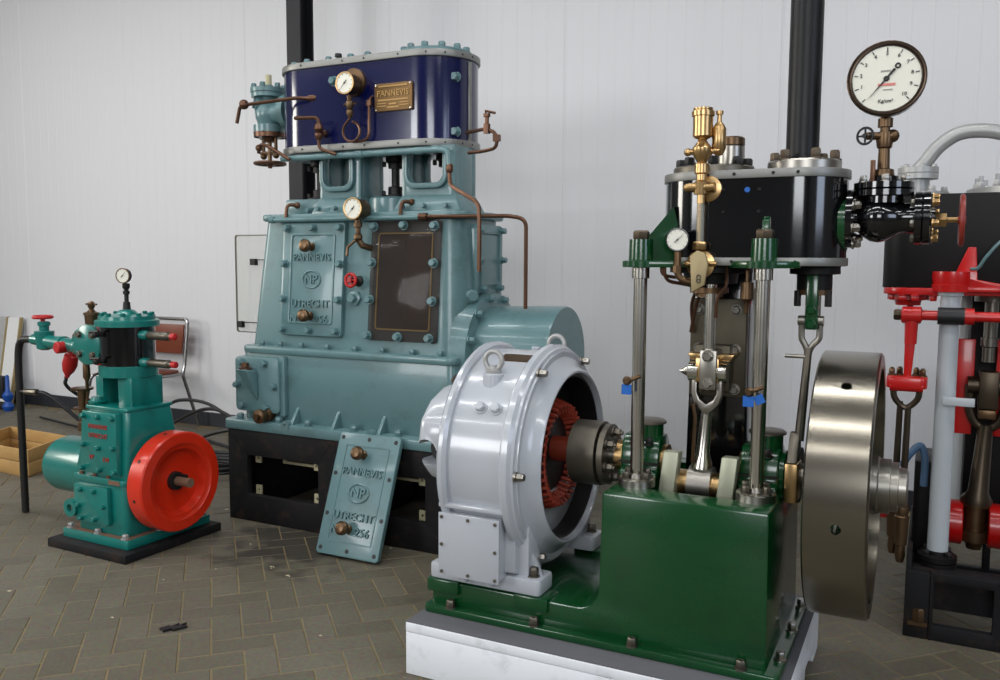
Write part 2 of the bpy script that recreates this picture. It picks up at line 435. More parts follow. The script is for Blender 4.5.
def visible(x, y):
    c = Minv @ (Vector((x, y, 0))*K)
    if c.z > -.3: return None
    px = 500-863.77*c.x/c.z; py = 340+863.77*c.y/c.z
    if not (-8 < px < 1008 and py < 690): return None
    for (xa, xb, ya, yb) in ((-1.77, -.37, 2.72, 3.9), (-3.86, -2.24, 3.94, 5.5), (-.05, 2, 3.99, 6.1), (-4.37, -3.7, 3.07, 3.78), (-6.3, -4.3, 3.6, 6.1), (-2.3, -1.5, 3.75, 6.1), (-1.6, -.3, 3.6, 6.1)):
        if xa < x < xb and ya < y < yb: return None
    return -c.z
vis = sorted([(visible(x, y), x, y, hz) for x, y, hz in cells if visible(x, y)])
near = vis[:300]; nearset = {(round(x, 4), round(y, 4)) for _, x, y, _ in near}
gH = brick(2*WB, WB).rot((0, 0, 0), 'z', PI/4+PI/2)
gV = brick(WB, 2*WB).rot((0, 0, 0), 'z', PI/4+PI/2)
meH = gH.mesh('brick', (0, 0, 0)); meH.materials.append(m_paver)
meV = gV.mesh('brick', (0, 0, 0)); meV.materials.append(m_paver)
for _, x, y, hz in near:
    o = bpy.data.objects.new('brick', meH if hz else meV); COL.objects.link(o); o.parent = floor
    o.location = (x*K, y*K, random.uniform(-.0012, .0008))
gf = G()
for x, y, hz in cells:
    if (round(x, 4), round(y, 4)) in nearset: continue
    q = gH if hz else gV; dz = random.uniform(-.0014, .001)
    gf.add([v+Vector((x, y, dz)) for v in q.v], q.f)
pf = ob('brick_field', gf, m_paver, floor); pf['kind'] = 'stuff'

# back wall: ribbed sandwich panels
wall = struct('wall_back', G().box(-11, 6.2, 6.115, 6.3, 0, 5.4), m_wall)
PW = 1.5556
def panel_mesh():
    g = G(); prof = []; n = 12; y0 = 6.1
    prof.append((.000, y0+.003)); prof.append((.004, y0-.002)); prof.append((.012, y0-.002)); prof.append((.016, y0))
    pit = (PW-.024)/n
    for k in range(n):
        xs = .012+k*pit
        if k: prof += [(xs-.008, y0), (xs-.003, y0-.0014), (xs+.003, y0-.0014), (xs+.008, y0)]
    prof += [(PW-.004, y0), (PW, y0+.003)]
    vs = [(x, y, 0.0) for x, y in prof]+[(x, y, 5.4) for x, y in prof]; m = len(prof)
    return g.add(vs, [(i, i+1, m+i+1, m+i) for i in range(m-1)])
pme = panel_mesh().mesh('panel', (0, 0, 0), ang=1); pme.materials.append(m_wall)
for k in range(-6, 6):
    x = -2.533+k*PW
    if x < -11.5 or x > 5.5: continue
    o = bpy.data.objects.new('panel', pme); COL.objects.link(o); o.parent = wall; o.location = (x*K, 0, 0)
sk = struct('baseboard_back', G().box(-11, 6.2, 6.07, 6.11, 0, .13), m_skirt)
for n_, g in (('wall_left', G().box(-11.15, -11, -7, 6.2, 0, 5.4)), ('wall_right', G().box(6.2, 6.35, -7, 6.2, 0, 5.4)), ('wall_front', G().box(-11, 6.2, -7.15, -7, 0, 5.4))):
    struct(n_, g, m_wallfar)
struct('ceiling', G().box(-11.1, 6.3, -7.1, 6.2, 5.4, 5.5), m_ceil)
def window_frame(n, c, ax, w_, h_):  # unseen frame, added around a lamp on the hall wall
    g = G(); c = Vector(c)
    e = Vector((0, 1, 0)) if ax == 'x' else Vector((1, 0, 0)); nrm = Vector((1, 0, 0)) if ax == 'x' else Vector((0, 1, 0)); zz = Vector((0, 0, 1))
    for s_ in (-1, 1):
        g.obox(c+e*s_*(w_/2+.05), e*.1, nrm*.1, zz*(h_+.2)); g.obox(c+zz*s_*(h_/2+.05), e*w_, nrm*.1, zz*.1)
    g.obox(c, e*.05, nrm*.04, zz*h_)
    struct('window_%d' % n, g, m_greypaint)
window_frame(1, (-10.93, 0, 3.2), 'x', 2.6, 2.0); window_frame(2, (6.13, -.5, 3.0), 'x', 2.6, 2.0)
window_frame(3, (-6.9, -6.93, 3.4), 'y', 3.2, 2.2); window_frame(4, (1.9, -6.93, 3.4), 'y', 3.6, 2.2)  # unseen frames added around the two rear fill lamps
# steel building column (H section) behind the large blue engine
cx, cy = -4.435, 5.40
g = G()
g.box(cx-.065, cx+.065, cy-.08, cy-.064, 0, 5.4); g.box(cx-.065, cx+.065, cy+.064, cy+.08, 0, 5.4); g.box(cx-.006, cx+.006, cy-.07, cy+.07, 0, 5.4)
st = struct('steel_column', g, m_steel_blk); tag(st, 'dark steel building column behind the blue topped engine', 'column')

# ================================================================== LARGE GREY-TEAL ENGINE WITH BLUE CYLINDER BLOCK
big = thing('steam_engine', 'tall grey-teal steam engine with navy blue cylinder block on black base', 'steam engine', (-3.05, 4.41, 0))
# black base frame
g = G()
for ya, yb in ((3.945, 3.985), (4.835, 4.875)):
    g.plate_hole(rrect(-3.85, -3.05, 0, .565, .001, 3), rrect(-3.70, -3.16, .165, .41, .012, 3), 'y', ya, yb)
    g.plate_hole(rrect(-3.05, -2.25, 0, .565, .001, 3), rrect(-2.95, -2.43, .165, .41, .012, 3), 'y', ya, yb)
for xa, xb in ((-3.85, -3.81), (-2.29, -2.25)):
    g.box(xa, xb, 3.985, 4.835, 0, .565)
g.box(-3.81, -2.29, 3.985, 4.835, .52, .56); g.box(-3.07, -3.03, 3.985, 4.835, .0, .52)
base = ob('base_frame', g, m_frameblk, big, .004)
for x in (-3.55, -2.8):
    ob('inner_bracket', G().prism([(x-.02, .52), (x-.02, .335), (x+.26, .335), (x+.26, .52), (x+.245, .52), (x+.245, .35), (x-.005, .35), (x-.005, .52)], 'y', 4.12, 4.14), m_cream, base)
for x in (-3.66, -3.21, -2.90, -2.48):
    for z in (.185, .385):
        lp = ob('lug_plate', G().plate_hole(rrect(x-.022, x+.022, z-.03, z+.03, .002, 3), rrect(x-.008, x+.008, z-.008, z+.008, .006, 3), 'y', 4.0, 4.01), m_cream, base)
# bedplate flange + crankcase
g = G().prism(rrect(-3.87, -2.23, 3.93, 4.89, .03, 4), 'z', .565, .625)
fl = ob('foot_flange', g, m_teal, big, .008)
bolts(fl, [(x, 3.972, .625) for x in (-3.77, -3.47, -3.25, -2.92, -2.62, -2.36)], 'z', .022, .028, m_teal, stud=.008)
for x in (-3.36, -3.06, -2.74, -2.46):
    ob('gusset', G().add([(x-.012, 3.945, .62), (x+.012, 3.945, .62), (x-.012, 4.04, .62), (x+.012, 4.04, .62), (x-.01, 4.035, .74), (x+.01, 4.035, .74)],
       [(0, 1, 3, 2), (0, 2, 4), (1, 5, 3), (0, 4, 5, 1), (2, 3, 5, 4)]), m_teal, fl, .003)
for x in (-3.385, -2.78):
    ob('lifting_lug', G().ring((x, 3.935, .62), 'y', [(-.008, .012), (-.008, .03), (.03, .03), (.03, .012)], 16), m_teal, fl)
crank = ob('crankcase', G().prism(rrect(-3.80, -2.28, 4.02, 4.80, .06, 5), 'z', .62, 1.045), m_teal, big, .012)
ob('ledge', G().prism(rrect(-3.80, -2.27, 4.005, 4.815, .07, 5), 'z', 1.03, 1.074), m_teal, big, .012)
# lower left door with oil spout
dr = ob('access_door', G().prism(rrect(-3.81, -3.465, .675, 1.01, .03, 5), 'y', 3.975, 4.03), m_teal, big, .008)
bolts(dr, [(-3.75, 3.975, .975), (-3.57, 3.975, .975), (-3.50, 3.975, .84), (-3.79, 3.975, .835), (-3.75, 3.975, .71), (-3.56, 3.975, .71)], '-y', .020, .026, m_teal)
ob('door_rim', G().prism(rrect(-3.475, -3.435, .66, 1.02, .01, 3), 'y', 3.99, 4.03), m_teal, dr, .004)
sp = ob('oil_spout', G().add([(-3.73, 3.98, .93), (-3.63, 3.98, .93), (-3.73, 3.88, .945), (-3.63, 3.88, .945), (-3.65, 3.975, .74), (-3.62, 3.975, .74)],
   [(0, 2, 3, 1), (0, 1, 5, 4), (2, 4, 5, 3), (0, 4, 2), (1, 3, 5)]), m_teal, dr, .014, 3)
ob('spout_cap', G().lathe((-3.68, 3.925, .935), 'z', [(0, .04), (.015, .04), (.02, .024), (.045, .022)], 16), m_copper, sp)
ob('drain_cock', G().lathe((-3.56, 4.02, .665), '-y', [(0, .03), (.03, .03), (.035, .042), (.06, .042), (.065, .03), (.09, .03), (.095, .042), (.125, .042), (.13, .02), (.15, .02)], 14), m_oldbrass, big)
# upper frame (tapered housing with rounded corners)
def rr4(x0, x1, y0, y1, rl, rr, n=6):
    out = []
    for cx, cz, a0, r in ((x1-rr, y1-rr, 0, rr), (x0+rl, y1-rl, 90, rl), (x0+rl, y0+rl, 180, rl), (x1-rr, y0+rr, 270, rr)):
        for i in range(n+1):
            a = math.radians(a0+90*i/n); out.append((cx+r*math.cos(a), cz+r*math.sin(a)))
    return out
bot = rr4(-3.775, -2.285, 4.08, 4.745, .05, .13); top = rr4(-3.705, -2.325, 4.15, 4.675, .05, .13)
frame = ob('frame', G().prism(bot, 'z', 1.055, 1.835, top), m_teal, big)
for p in frame.data.polygons: p.use_smooth = True
FN = Vector((0, -1, .092)).normalized()     # outward normal of the sloping front
FU = Vector((0, .0899, 1)).normalized()
def fp(x, z, off=0.0):                     # a point on the sloping front face
    return Vector((x, 4.08+(z-1.055)*.0899, z))+FN*off
def fplate(x0, x1, z0, z1, o0, o1, r=.02):
    g = G(); q = rrect(x0, x1, z0, z1, r, 4); n = len(q)
    return g.add([fp(u, v, o0) for u, v in q]+[fp(u, v, o1) for u, v in q], [tuple(range(n)), tuple(range(n, 2*n))[::-1]]+[(i, i+n, (i+1) % n+n, (i+1) % n) for i in range(n)])
def fplate_hole(a, b, o0, o1, r=.02, r2=.012):
    g = G(); q = rrect(*a, r, 4); p = rrect(*b, r2, 4); n = len(q); vs = []
    for o in (o0, o1): vs += [fp(u, v, o) for u, v in q]+[fp(u, v, o) for u, v in p]
    fs = []
    for i in range(n):
        j = (i+1) % n
        fs += [(i, j, n+j, n+i), (2*n+j, 2*n+i, 3*n+i, 3*n+j), (i, 2*n+i, 2*n+j, j), (n+j, 3*n+j, 3*n+i, n+i)]
    return g.add(vs, fs)
# real opening behind the perspex window
cut(frame, fplate(-2.855, -2.485, 1.20, 1.755, -.30, .05))
ob('cavity_lining', fplate(-2.856, -2.484, 1.199, 1.756, -.30, -.27), m_inside, frame)
ob('crosshead_guide', G().box(-2.76, -2.56, 4.30, 4.36, 1.22, 1.74), m_inside, frame, .01)
# studs round the foot of the frame
bolts(frame, [(x, 4.055, 1.074) for x in (-3.66, -3.52, -3.36, -3.17, -2.97, -2.78, -2.58, -2.40)], 'z', .018, .024, m_teal)
# front cover with cast lettering
def cover_text(k, parent, P, right, upv, N, m):
    for st_, a, b, sz in (('PANNEVIS', 0, .13, .061), ('UTRECHT', 0, -.145, .064), ('N\u00ba', -.108, -.235, .066), ('256', .085, -.235, .066)):
        ob('lettering', G().text(st_, P(a, b), right, upv, sz*k, .016), m, parent)
    g = G(); n = 28; c = P(0, 0); R, U = Vector(right), Vector(upv)
    pts = [c+R*.066*math.cos(2*PI*i/n)+U*.050*math.sin(2*PI*i/n) for i in range(n+1)]
    g.tube(pts, .0055, 6)
    g.text('NP', c, right, upv, .075, .014)
    ob('emblem', g, m, parent)
CX = -3.300
cov = ob('cover_plate', fplate(-3.53, -3.072, 1.145, 1.815, -.005, .03), m_teal, big, .006)
ob('cover_rim', fplate_hole((-3.465, -3.135, 1.215, 1.75), (-3.453, -3.147, 1.227, 1.738), .028, .037), m_teal, cov, .003)
cover_text(1.0, cov, lambda a, b: fp(CX+a, 1.478+b, .033), (1, 0, 0), FU, FN, m_teal)
bolts(cov, [fp(x, z, .03) for x, z in ((-3.495, 1.782), (-3.30, 1.782), (-3.105, 1.782), (-3.50, 1.178), (-3.30, 1.178), (-3.105, 1.178), (-3.505, 1.57), (-3.505, 1.36), (-3.095, 1.57), (-3.095, 1.36))], tuple(FN), .021, .03, m_teal)
def knob(p, N, parent):
    return ob('knob', G().lathe(p, tuple(N), [(0, .026), (.012, .024), (.016, .013), (.035, .013), (.042, .028), (.055, .038), (.072, .038), (.086, .026), (.09, .008)], 18), m_oldbrass, parent)
knob(fp(-3.31, 1.672, .03), FN, cov); knob(fp(-3.30, 1.263, .03), FN, cov)
# perspex inspection window
win = ob('inspection_window', fplate(-2.89, -2.43, 1.14, 1.82, .004, .022, .015), m_perspex, big, .002, label='dark tinted perspex inspection window')
ob('gasket', fplate_hole((-2.853, -2.487, 1.202, 1.753), (-2.845, -2.495, 1.21, 1.745), .0, .006), m_yellow, win)
bolts(win, [fp(x, z, .022) for x, z in ((-2.87, 1.785), (-2.67, 1.79), (-2.47, 1.785), (-2.875, 1.58), (-2.465, 1.58), (-2.88, 1.37), (-2.465, 1.37), (-2.885, 1.165), (-2.68, 1.165), (-2.475, 1.165))], tuple(FN), .022, .03, m_teal)
# red hand wheel, plugs
hw = ob('regulator_wheel', G().lathe(fp(-2.98, 1.475), tuple(FN), [(0, .032), (.01, .03), (.02, .018), (.075, .018), (.085, .014)], 16), m_dark, big)
q = fp(-2.98, 1.475, .08); a, b = basis(FN); g = G().torus(q, tuple(FN), .036, .009, 22, 8).lathe(q, tuple(FN), [(-.01, .012), (.012, .012)], 10)
for i in range(5): g.tube([q, q+(a*math.cos(i*2*PI/5)+b*math.sin(i*2*PI/5))*.036], .006, 6)
ob('wheel_rim', g, m_redtop, hw)
ob('plug', G().lathe(fp(-3.0, 1.375), tuple(FN), [(0, .045), (.018, .045), (.022, .026), (.05, .026)], 6), m_teal, big)
# top table of the frame
tbl = ob('top_table', G().prism(rr4(-3.735, -2.29, 4.13, 4.70, .06, .12), 'z', 1.83, 1.872), m_teal, big, .012)
ob('front_pipe', G().tube([(-3.60, 4.105, 1.835), (-2.55, 4.105, 1.835)], .015, 10).lathe((-3.62, 4.105, 1.835), 'x', [(0, .02), (.03, .02)], 10), m_teal, big)
blk = ob('gland_block', G().box(-3.60, -3.33, 4.22, 4.60, 1.87, 1.965), m_teal, big, .012)
bolts(blk, [(x, 4.20, 1.895) for x in (-3.40, -3.24, -3.12)], '-y', .016, .022, m_teal)
ob('gland_boss', G().lathe((-2.885, 4.34, 1.87), 'z', [(0, .15), (.085, .145), (.095, .135)], 32), m_teal, big)
# two window pedestals carrying the cylinders
def pedestal(x0, x1, s, wx0, wx1):
    g = G(); z0, z1 = 1.87, 2.235
    g.plate_hole(rrect(x0, x1, z0+.02, z1, .004, 5), rrect(wx0, wx1, 2.03, z1-.015, .05, 5), 'y', 4.20, 4.24)
    g.plate_hole(rrect(x0, x1, z0+.02, z1, .004, 5), rrect(wx0, wx1, 2.03, z1-.015, .05, 5), 'y', 4.40, 4.44)
    g.prism([(4.24, z0), (4.24, z1), (4.40, z1), (4.40, z0)], 'x', x0, x0+.03)
    g.prism([(4.24, z0), (4.24, z1), (4.40, z1), (4.40, z0)], 'x', x1-.03, x1)
    p = ob('pedestal', g, m_teal, big, .006)
    ob('window_rim', G().plate_hole(rrect(wx0-.028, wx1+.028, 2.0, z1-.002, .07, 5), rrect(wx0, wx1, 2.03, z1-.015, .05, 5), 'y', 4.175, 4.2), m_teal, p, .005)
    ob('foot', G().add([(x0-.05, 4.17, z0), (x1+.05, 4.17, z0), (x1+.05, 4.47, z0), (x0-.05, 4.47, z0), (x0, 4.2, z0+.10), (x1, 4.2, z0+.10), (x1, 4.44, z0+.10), (x0, 4.44, z0+.10)],
       [(0, 3, 2, 1), (4, 5, 6, 7), (0, 1, 5, 4), (1, 2, 6, 5), (2, 3, 7, 6), (3, 0, 4, 7)]), m_teal, p, .012)
    bolts(p, [(x0+.03, 4.155, z0+.03), ((x0+x1)/2, 4.155, z0+.03), (x1-.03, 4.155, z0+.03)], '-y', .014, .02, m_teal)
    return p
pedestal(-3.32, -3.02, 0, -3.275, -3.085)
pedestal(-2.735, -2.385, 0, -2.685, -2.455)
# rods and glands seen between the pedestals
for x, y in ((-3.47, 4.40), (-2.895, 4.38), (-2.57, 4.42)):
    rd = ob('piston_rod', G().cyl((x, y, 1.93), (x, y, 2.24), .024, None, 14), m_dark, big)
    ob('gland', G().lathe((x, y, 2.24), '-z', [(0, .075), (.03, .075), (.035, .06), (.06, .06), (.07, .045), (.10, .045)], 16), m_dark, rd)
    ob('stuffing_nut', G().lathe((x, y, 1.95), 'z', [(0, .08), (.03, .08), (.035, .045), (.08, .045), (.085, .03)], 14), m_dark, rd)
    bolts(rd, [(x-.06, y-.03, 2.15), (x+.06, y-.03, 2.15), (x-.065, y-.03, 1.98), (x+.065, y-.03, 1.98)], 'z', .012, .03, m_dark, name='gland_nut', washer=False)
# cylinder block
ob('cylinder_foot', G().prism(obround(-3.42, -2.68, 4.41, .235), 'z', 2.212, 2.24), m_teal, big, .006)
cylb = ob('cylinder_block', G().prism(obround(-3.42, -2.645, 4.41, .256), 'z', 2.235, 2.75), m_navy, big)
for z0, z1, nm in ((2.232, 2.272, 'lower_band'), (2.72, 2.757, 'upper_band')):
    bd = ob(nm, G().prism(obround(-3.42, -2.645, 4.41, .268), 'z', z0, z1), m_band, big, .003)
    bolts(bd, [(x, 4.142, (z0+z1)/2) for x in (-3.40, -3.1, -2.95, -2.72)]+[(-2.645+.268*math.cos(a), 4.41+.268*math.sin(a), (z0+z1)/2) for a in (-1.2, -.8, -.4, -.1)], '-y', .006, .004, m_dark, name='rivet', washer=False)
a_ = math.radians(-9); px_, py_ = -2.645+.262*math.cos(a_), 4.41+.262*math.sin(a_)
ob('seam_strip', G().obox((px_, py_, 2.488), (.012*math.cos(a_), .012*math.sin(a_), 0), (-.024*math.sin(a_), .024*math.cos(a_), 0), (0, 0, .44)), m_band, cylb, .002)
tc = ob('top_cover', G().prism(obround(-3.41, -2.655, 4.41, .225), 'z', 2.757, 2.765), m_teal, big, .003)
hd = ob('cylinder_head', G().lathe((-2.64, 4.42, 2.757), 'z', [(0, .215), (.025, .215), (.032, .205), (.035, .15), (.04, .0001)], 36), m_teal, big)
bolts(hd, circ((-2.64, 4.42, 2.785), 'z', .185, 12, .2), 'z', .02, .026, m_teal, stud=.004)
bolts(tc, [(x, 4.225, 2.757) for x in (-3.42, -3.26, -3.10, -2.98)]+[(-3.43+.19*math.cos(a), 4.41+.19*math.sin(a), 2.757) for a in (-2.2, -2.7, 3.0, 2.4)], 'z', .02, .03, m_teal, stud=.004)
ob('cover_plug', G().lathe((-3.20, 4.24, 2.757), 'z', [(0, .012), (.03, .012), (.032, .022), (.05, .02)], 12), m_dark, tc)
bolts(cylb, [(-3.165, 4.154, 2.63), (-2.43, 4.29, 2.615), (-2.43, 4.29, 2.315)], '-y', .024, .03, m_teal)
ob('seam_joint', G().obox((-2.44, 4.268, 2.475), (.006, .006, 0), (.006, -.006, 0), (0, 0, .30)), m_band, cylb)
# name plate
npl = ob('name_plate', G().prism(rrect(-2.875, -2.625, 2.432, 2.585, .008, 3), 'y', 4.138, 4.155), m_plate, big, .002)
g = G(); g.text('PANNEVIS', (-2.75, 4.136, 2.528), (1, 0, 0), (0, 0, 1), .047, .006)
for z, wd in ((2.568, .19), (2.492, .20), (2.470, .05)): g.box(-2.75-wd/2, -2.75+wd/2, 4.134, 4.138, z-.004, z+.004)
for sx in (-1, 1):
    for z in (2.475, 2.46): g.box(-2.75+sx*.075-.03, -2.75+sx*.075+.03, 4.134, 4.138, z-.0025, z+.0025)
g.box(-2.79, -2.71, 4.134, 4.138, 2.448, 2.456)
ob('plate_lettering', g, m_plate_hi, npl)
bolts(npl, [(x, 4.138, z) for x in (-2.865, -2.635) for z in (2.442, 2.575)], '-y', .007, .004, m_steel, name='screw', washer=False)

def gauge(parent, c, N, R, depth, mcase, mrim, ang=-.8, flange=None, ticks=9, tail=False, name='pressure_gauge'):
    """round pressure gauge, face towards N"""
    N = axv(N); c = Vector(c)
    case = ob(name, G().lathe(c-N*depth, tuple(N), [(0, R*.8), (depth*.15, R*.93), (depth*.8, R*.93), (depth*.82, R), (depth, R), (depth+R*.04, R*.94), (depth+R*.04, R*.88), (depth, R*.86)], 36), mcase, parent)
    ob('bezel', G().ring(c, tuple(N), [(-R*.06, R*1.01), (R*.05, R*1.01), (R*.07, R*.95), (R*.05, R*.88), (-R*.02, R*.87)], 36), mrim, case)
    ob('dial', G().lathe(c-N*R*.0, tuple(N), [(0, R*.885), (.001, R*.885)], 36), m_dial, case)
    U = Vector((0, 0, 1)); Rt = U.cross(N).normalized()
    g = G(); f = c+N*.002
    d = (Rt*math.sin(ang)+U*math.cos(ang)); s = d.cross(N)
    g.add([f-d*R*.32-s*R*.035+N*.002, f-d*R*.32+s*R*.035+N*.002, f+d*R*.74+N*.002, f-d*R*.32-s*R*.035+N*.004, f-d*R*.32+s*R*.035+N*.004, f+d*R*.74+N*.004], [(0, 1, 2), (3, 5, 4), (0, 3, 4, 1), (1, 4, 5, 2), (2, 5, 3, 0)])
    g.lathe(f, tuple(N), [(0, R*.08), (.006, R*.06)], 12)
    ob('needle', g, m_ink, case)
    g = G()
    for i in range(ticks+1):
        t = math.radians(-135+270*i/ticks); e = Rt*math.sin(t)+U*math.cos(t); sd = e.cross(N)
        g.obox(f+e*R*.78, e*R*.10, sd*R*.025, N*.002)
    ob('scale_marks', g, m_ink, case)
    return case
# upper pressure gauge on a brass flange, coil syphon
ob('gauge_flange', G().lathe((-3.02, 4.155, 2.61), '-y', [(0, .078), (.02, .078), (.026, .06)], 28), m_oldbrass, big)
gg = gauge(big, (-3.0, 4.03, 2.585), '-y', .062, .085, m_oldbrass, m_brass, -2.4)
sy = ob('syphon_pipe', G().tube([(-3.0, 4.07, 2.53), (-3.0, 4.08, 2.40)]+[(-3.005-.055*math.sin(t*2*PI)*1, 4.085+.02*t, 2.325+.055*math.cos(t*2*PI)) for t in [i/24 for i in range(3, 25)]], .0075, 8), m_copper, big)
g = G().tube(fillet([(-3.005, 4.11, 2.27), (-2.90, 4.12, 2.275), (-2.90, 4.12, 2.50), (-2.90, 4.16, 2.525)], .06), .0085, 8)
g.lathe((-2.90, 4.12, 2.465), 'z', [(0, .018), (.03, .018)], 6)
ob('riser_pipe', g, m_copper, sy)
ob('cock', G().lathe((-3.0, 4.075, 2.40), 'z', [(0, .012), (.02, .02), (.04, .02), (.045, .014), (.06, .022), (.09, .022), (.095, .013), (.12, .018)], 10).cyl((-3.04, 4.075, 2.475), (-2.95, 4.075, 2.475), .006, None, 8), m_oldbrass, sy)
# drain pipes and taps along the lower edge
g = G().tube(fillet([(-3.36, 4.03, 2.415), (-3.22, 4.07, 2.415), (-3.22, 4.08, 2.36)], .03), .011, 8)
g.lathe((-3.225, 4.08, 2.29), 'z', [(0, .016), (.015, .024), (.035, .024), (.04, .016), (.06, .03), (.09, .022)], 10)
g.tube(fillet([(-3.225, 4.08, 2.30), (-3.225, 4.08, 2.24), (-3.12, 4.10, 2.205)], .04), .010, 8)
g.lathe((-3.24, 4.155, 2.335), '-y', [(0, .022), (.02, .022), (.025, .013), (.07, .013)], 10)
ob('drain_tap', g, m_copper, big)
g = G().tube(fillet([(-3.34, 4.16, 2.545), (-3.40, 4.10, 2.545), (-3.80, 4.06, 2.525), (-3.83, 4.06, 2.42)], .03), .011, 8)
g.lathe((-3.30, 4.165, 2.548), '-x', [(0, .014), (.02, .022), (.06, .022), (.07, .014)], 10)
g.sph((-3.77, 4.06, 2.528), .03, 10, 8)
ob('indicator_pipe', g, m_copper, big)
ob('drain_pipe', G().tube(spline([(-3.70, 4.10, 2.24), (-3.67, 4.09, 2.285), (-3.60, 4.08, 2.27), (-3.46, 4.10, 2.19)]), .011, 8).sph((-3.695, 4.10, 2.27), .022, 10, 8), m_copper, big)
g = G().tube(fillet([(-3.55, 4.135, 2.20), (-2.44, 4.125, 2.20), (-2.385, 4.12, 2.19), (-2.375, 4.12, 2.10)], .06), .017, 12)
for x in (-3.0, -2.6): g.lathe((x, 4.13, 2.20), 'x', [(0, .021), (.05, .021)], 12)
ob('steam_pipe', g, m_teal, big)
g = G().tube(spline([(-2.375, 4.12, 2.11), (-2.375, 4.12, 2.05), (-2.355, 4.11, 2.0), (-2.26, 4.08, 1.95), (-2.175, 4.06, 1.90), (-2.155, 4.05, 1.83), (-2.155, 4.05, 1.54)]), .0115, 8)
g.lathe((-2.375, 4.12, 2.07), 'z', [(0, .014), (.01, .02), (.04, .02), (.05, .015)], 8)
ob('copper_drain', g, m_copper, big)
g = G().tube(fillet([(-2.55, 4.105, 1.838), (-2.05, 4.20, 1.838), (-1.962, 4.22, 1.82), (-1.962, 4.22, 1.34)], .06), .011, 8)
g.lathe((-2.56, 4.105, 1.838), 'x', [(0, .02), (.05, .02)], 8)
ob('copper_line', g, m_copper, big)
g = G().tube(fillet([(-2.33, 4.25, 2.19), (-2.22, 4.22, 2.19), (-2.13, 4.2, 2.20), (-2.13, 4.2, 2.28), (-2.20, 4.2, 2.305), (-2.36, 4.28, 2.305)], .035), .010, 8)
g.lathe((-2.13, 4.2, 2.235), 'z', [(0, .022), (.035, .022)], 6)
g.lathe((-2.19, 4.2, 2.28), 'z', [(0, .02), (.05, .02), (.055, .012), (.085, .012), (.088, .02), (.105, .02)], 8)
g.tube([(-2.19, 4.2, 2.375), (-2.20, 4.2, 2.40), (-2.14, 4.2, 2.385)], .008, 6)
ob('relief_tap', g, m_copper, big)
for x in (-3.50, -2.68):
    g = G().tube(fillet([(x+.02, 4.18, 1.925), (x-.01, 4.13, 1.93), (x-.015, 4.12, 1.85)], .03), .011, 8); g.sph((x+.02, 4.185, 1.925), .02, 10, 8)
    ob('oil_pipe', g, m_copper, big)
# lower gauge and its tap
gauge(big, (-2.94, 4.01, 1.885), '-y', .062, .11, m_oldbrass, m_brass, -2.4)
g = G().lathe((-2.94, 4.06, 1.83), '-z', [(0, .016), (.02, .016), (.022, .024), (.045, .024), (.05, .015), (.08, .015), (.09, .024), (.11, .026), (.13, .014), (.14, .001)], 10)
g.tube([(-2.945, 4.06, 1.72), (-2.92, 4.07, 1.68), (-2.90, 4.13, 1.665)], .019, 8)
g.tube([(-2.95, 4.05, 1.71), (-2.985, 4.02, 1.67), (-2.99, 4.02, 1.62)], .009, 6)
ob('gauge_tap', g, m_oldbrass, big)
# stop valve on the left end of the cylinder block
vx, vy = -3.875, 4.40
vb = ob('stop_valve', G().lathe((vx, vy, 2.41), 'z', [(0, .10), (.045, .10), (.05, .07), (.09, .085), (.13, .09), (.17, .075), (.20, .06), (.215, .06), (.22, .11), (.245, .11), (.25, .115), (.275, .115), (.28, .03), (.30, .03)], 24), m_teal, big)
ob('inlet_branch', G().lathe((vx, vy, 2.53), 'x', [(0, .07), (.14, .07), (.145, .11), (.19, .11)], 20), m_teal, vb)
ob('outlet_branch', G().lathe((vx, vy, 2.58), (-.7, -.7, .2), [(0, .055), (.08, .055), (.085, .04), (.10, .04)], 16), m_teal, vb)
bolts(vb, circ((vx, vy, 2.685), 'z', .092, 6, .3), 'z', .018, .026, m_teal)
bolts(vb, circ((vx, vy, 2.41), 'z', .08, 6, .3), '-z', .017, .03, m_dark)
ob('spindle_stub', G().cyl((vx, vy, 2.70), (vx, vy, 2.775), .02, None, 12), m_cream, vb)
ob('bonnet', G().lathe((vx, vy, 2.41), '-z', [(0, .10), (.03, .10), (.035, .05), (.06, .035)], 18), m_copper, vb)
g = G().cyl((vx, vy, 2.37), (vx, vy, 2.19), .014, None, 10)
for s in (-1, 1):
    g.cyl((vx+s*.06, vy-s*.01, 2.38), (vx+s*.06, vy-s*.01, 2.27), .011, None, 8); g.sph((vx+s*.06, vy-s*.01, 2.265), .022, 8, 6)
g.cyl((vx-.07, vy, 2.28), (vx+.07, vy, 2.28), .014, None, 8)
ob('yoke', g, m_oldbrass, vb)
g = G().torus((vx, vy, 2.215), 'z', .095, .011, 28, 8).lathe((vx, vy, 2.185), 'z', [(0, .014), (.04, .02)], 10)
for i in range(4): g.tube([(vx, vy, 2.215), (vx+.095*math.cos(i*PI/2+.3), vy+.095*math.sin(i*PI/2+.3), 2.215)], .008, 6)
ob('valve_wheel', g, m_copper, vb)
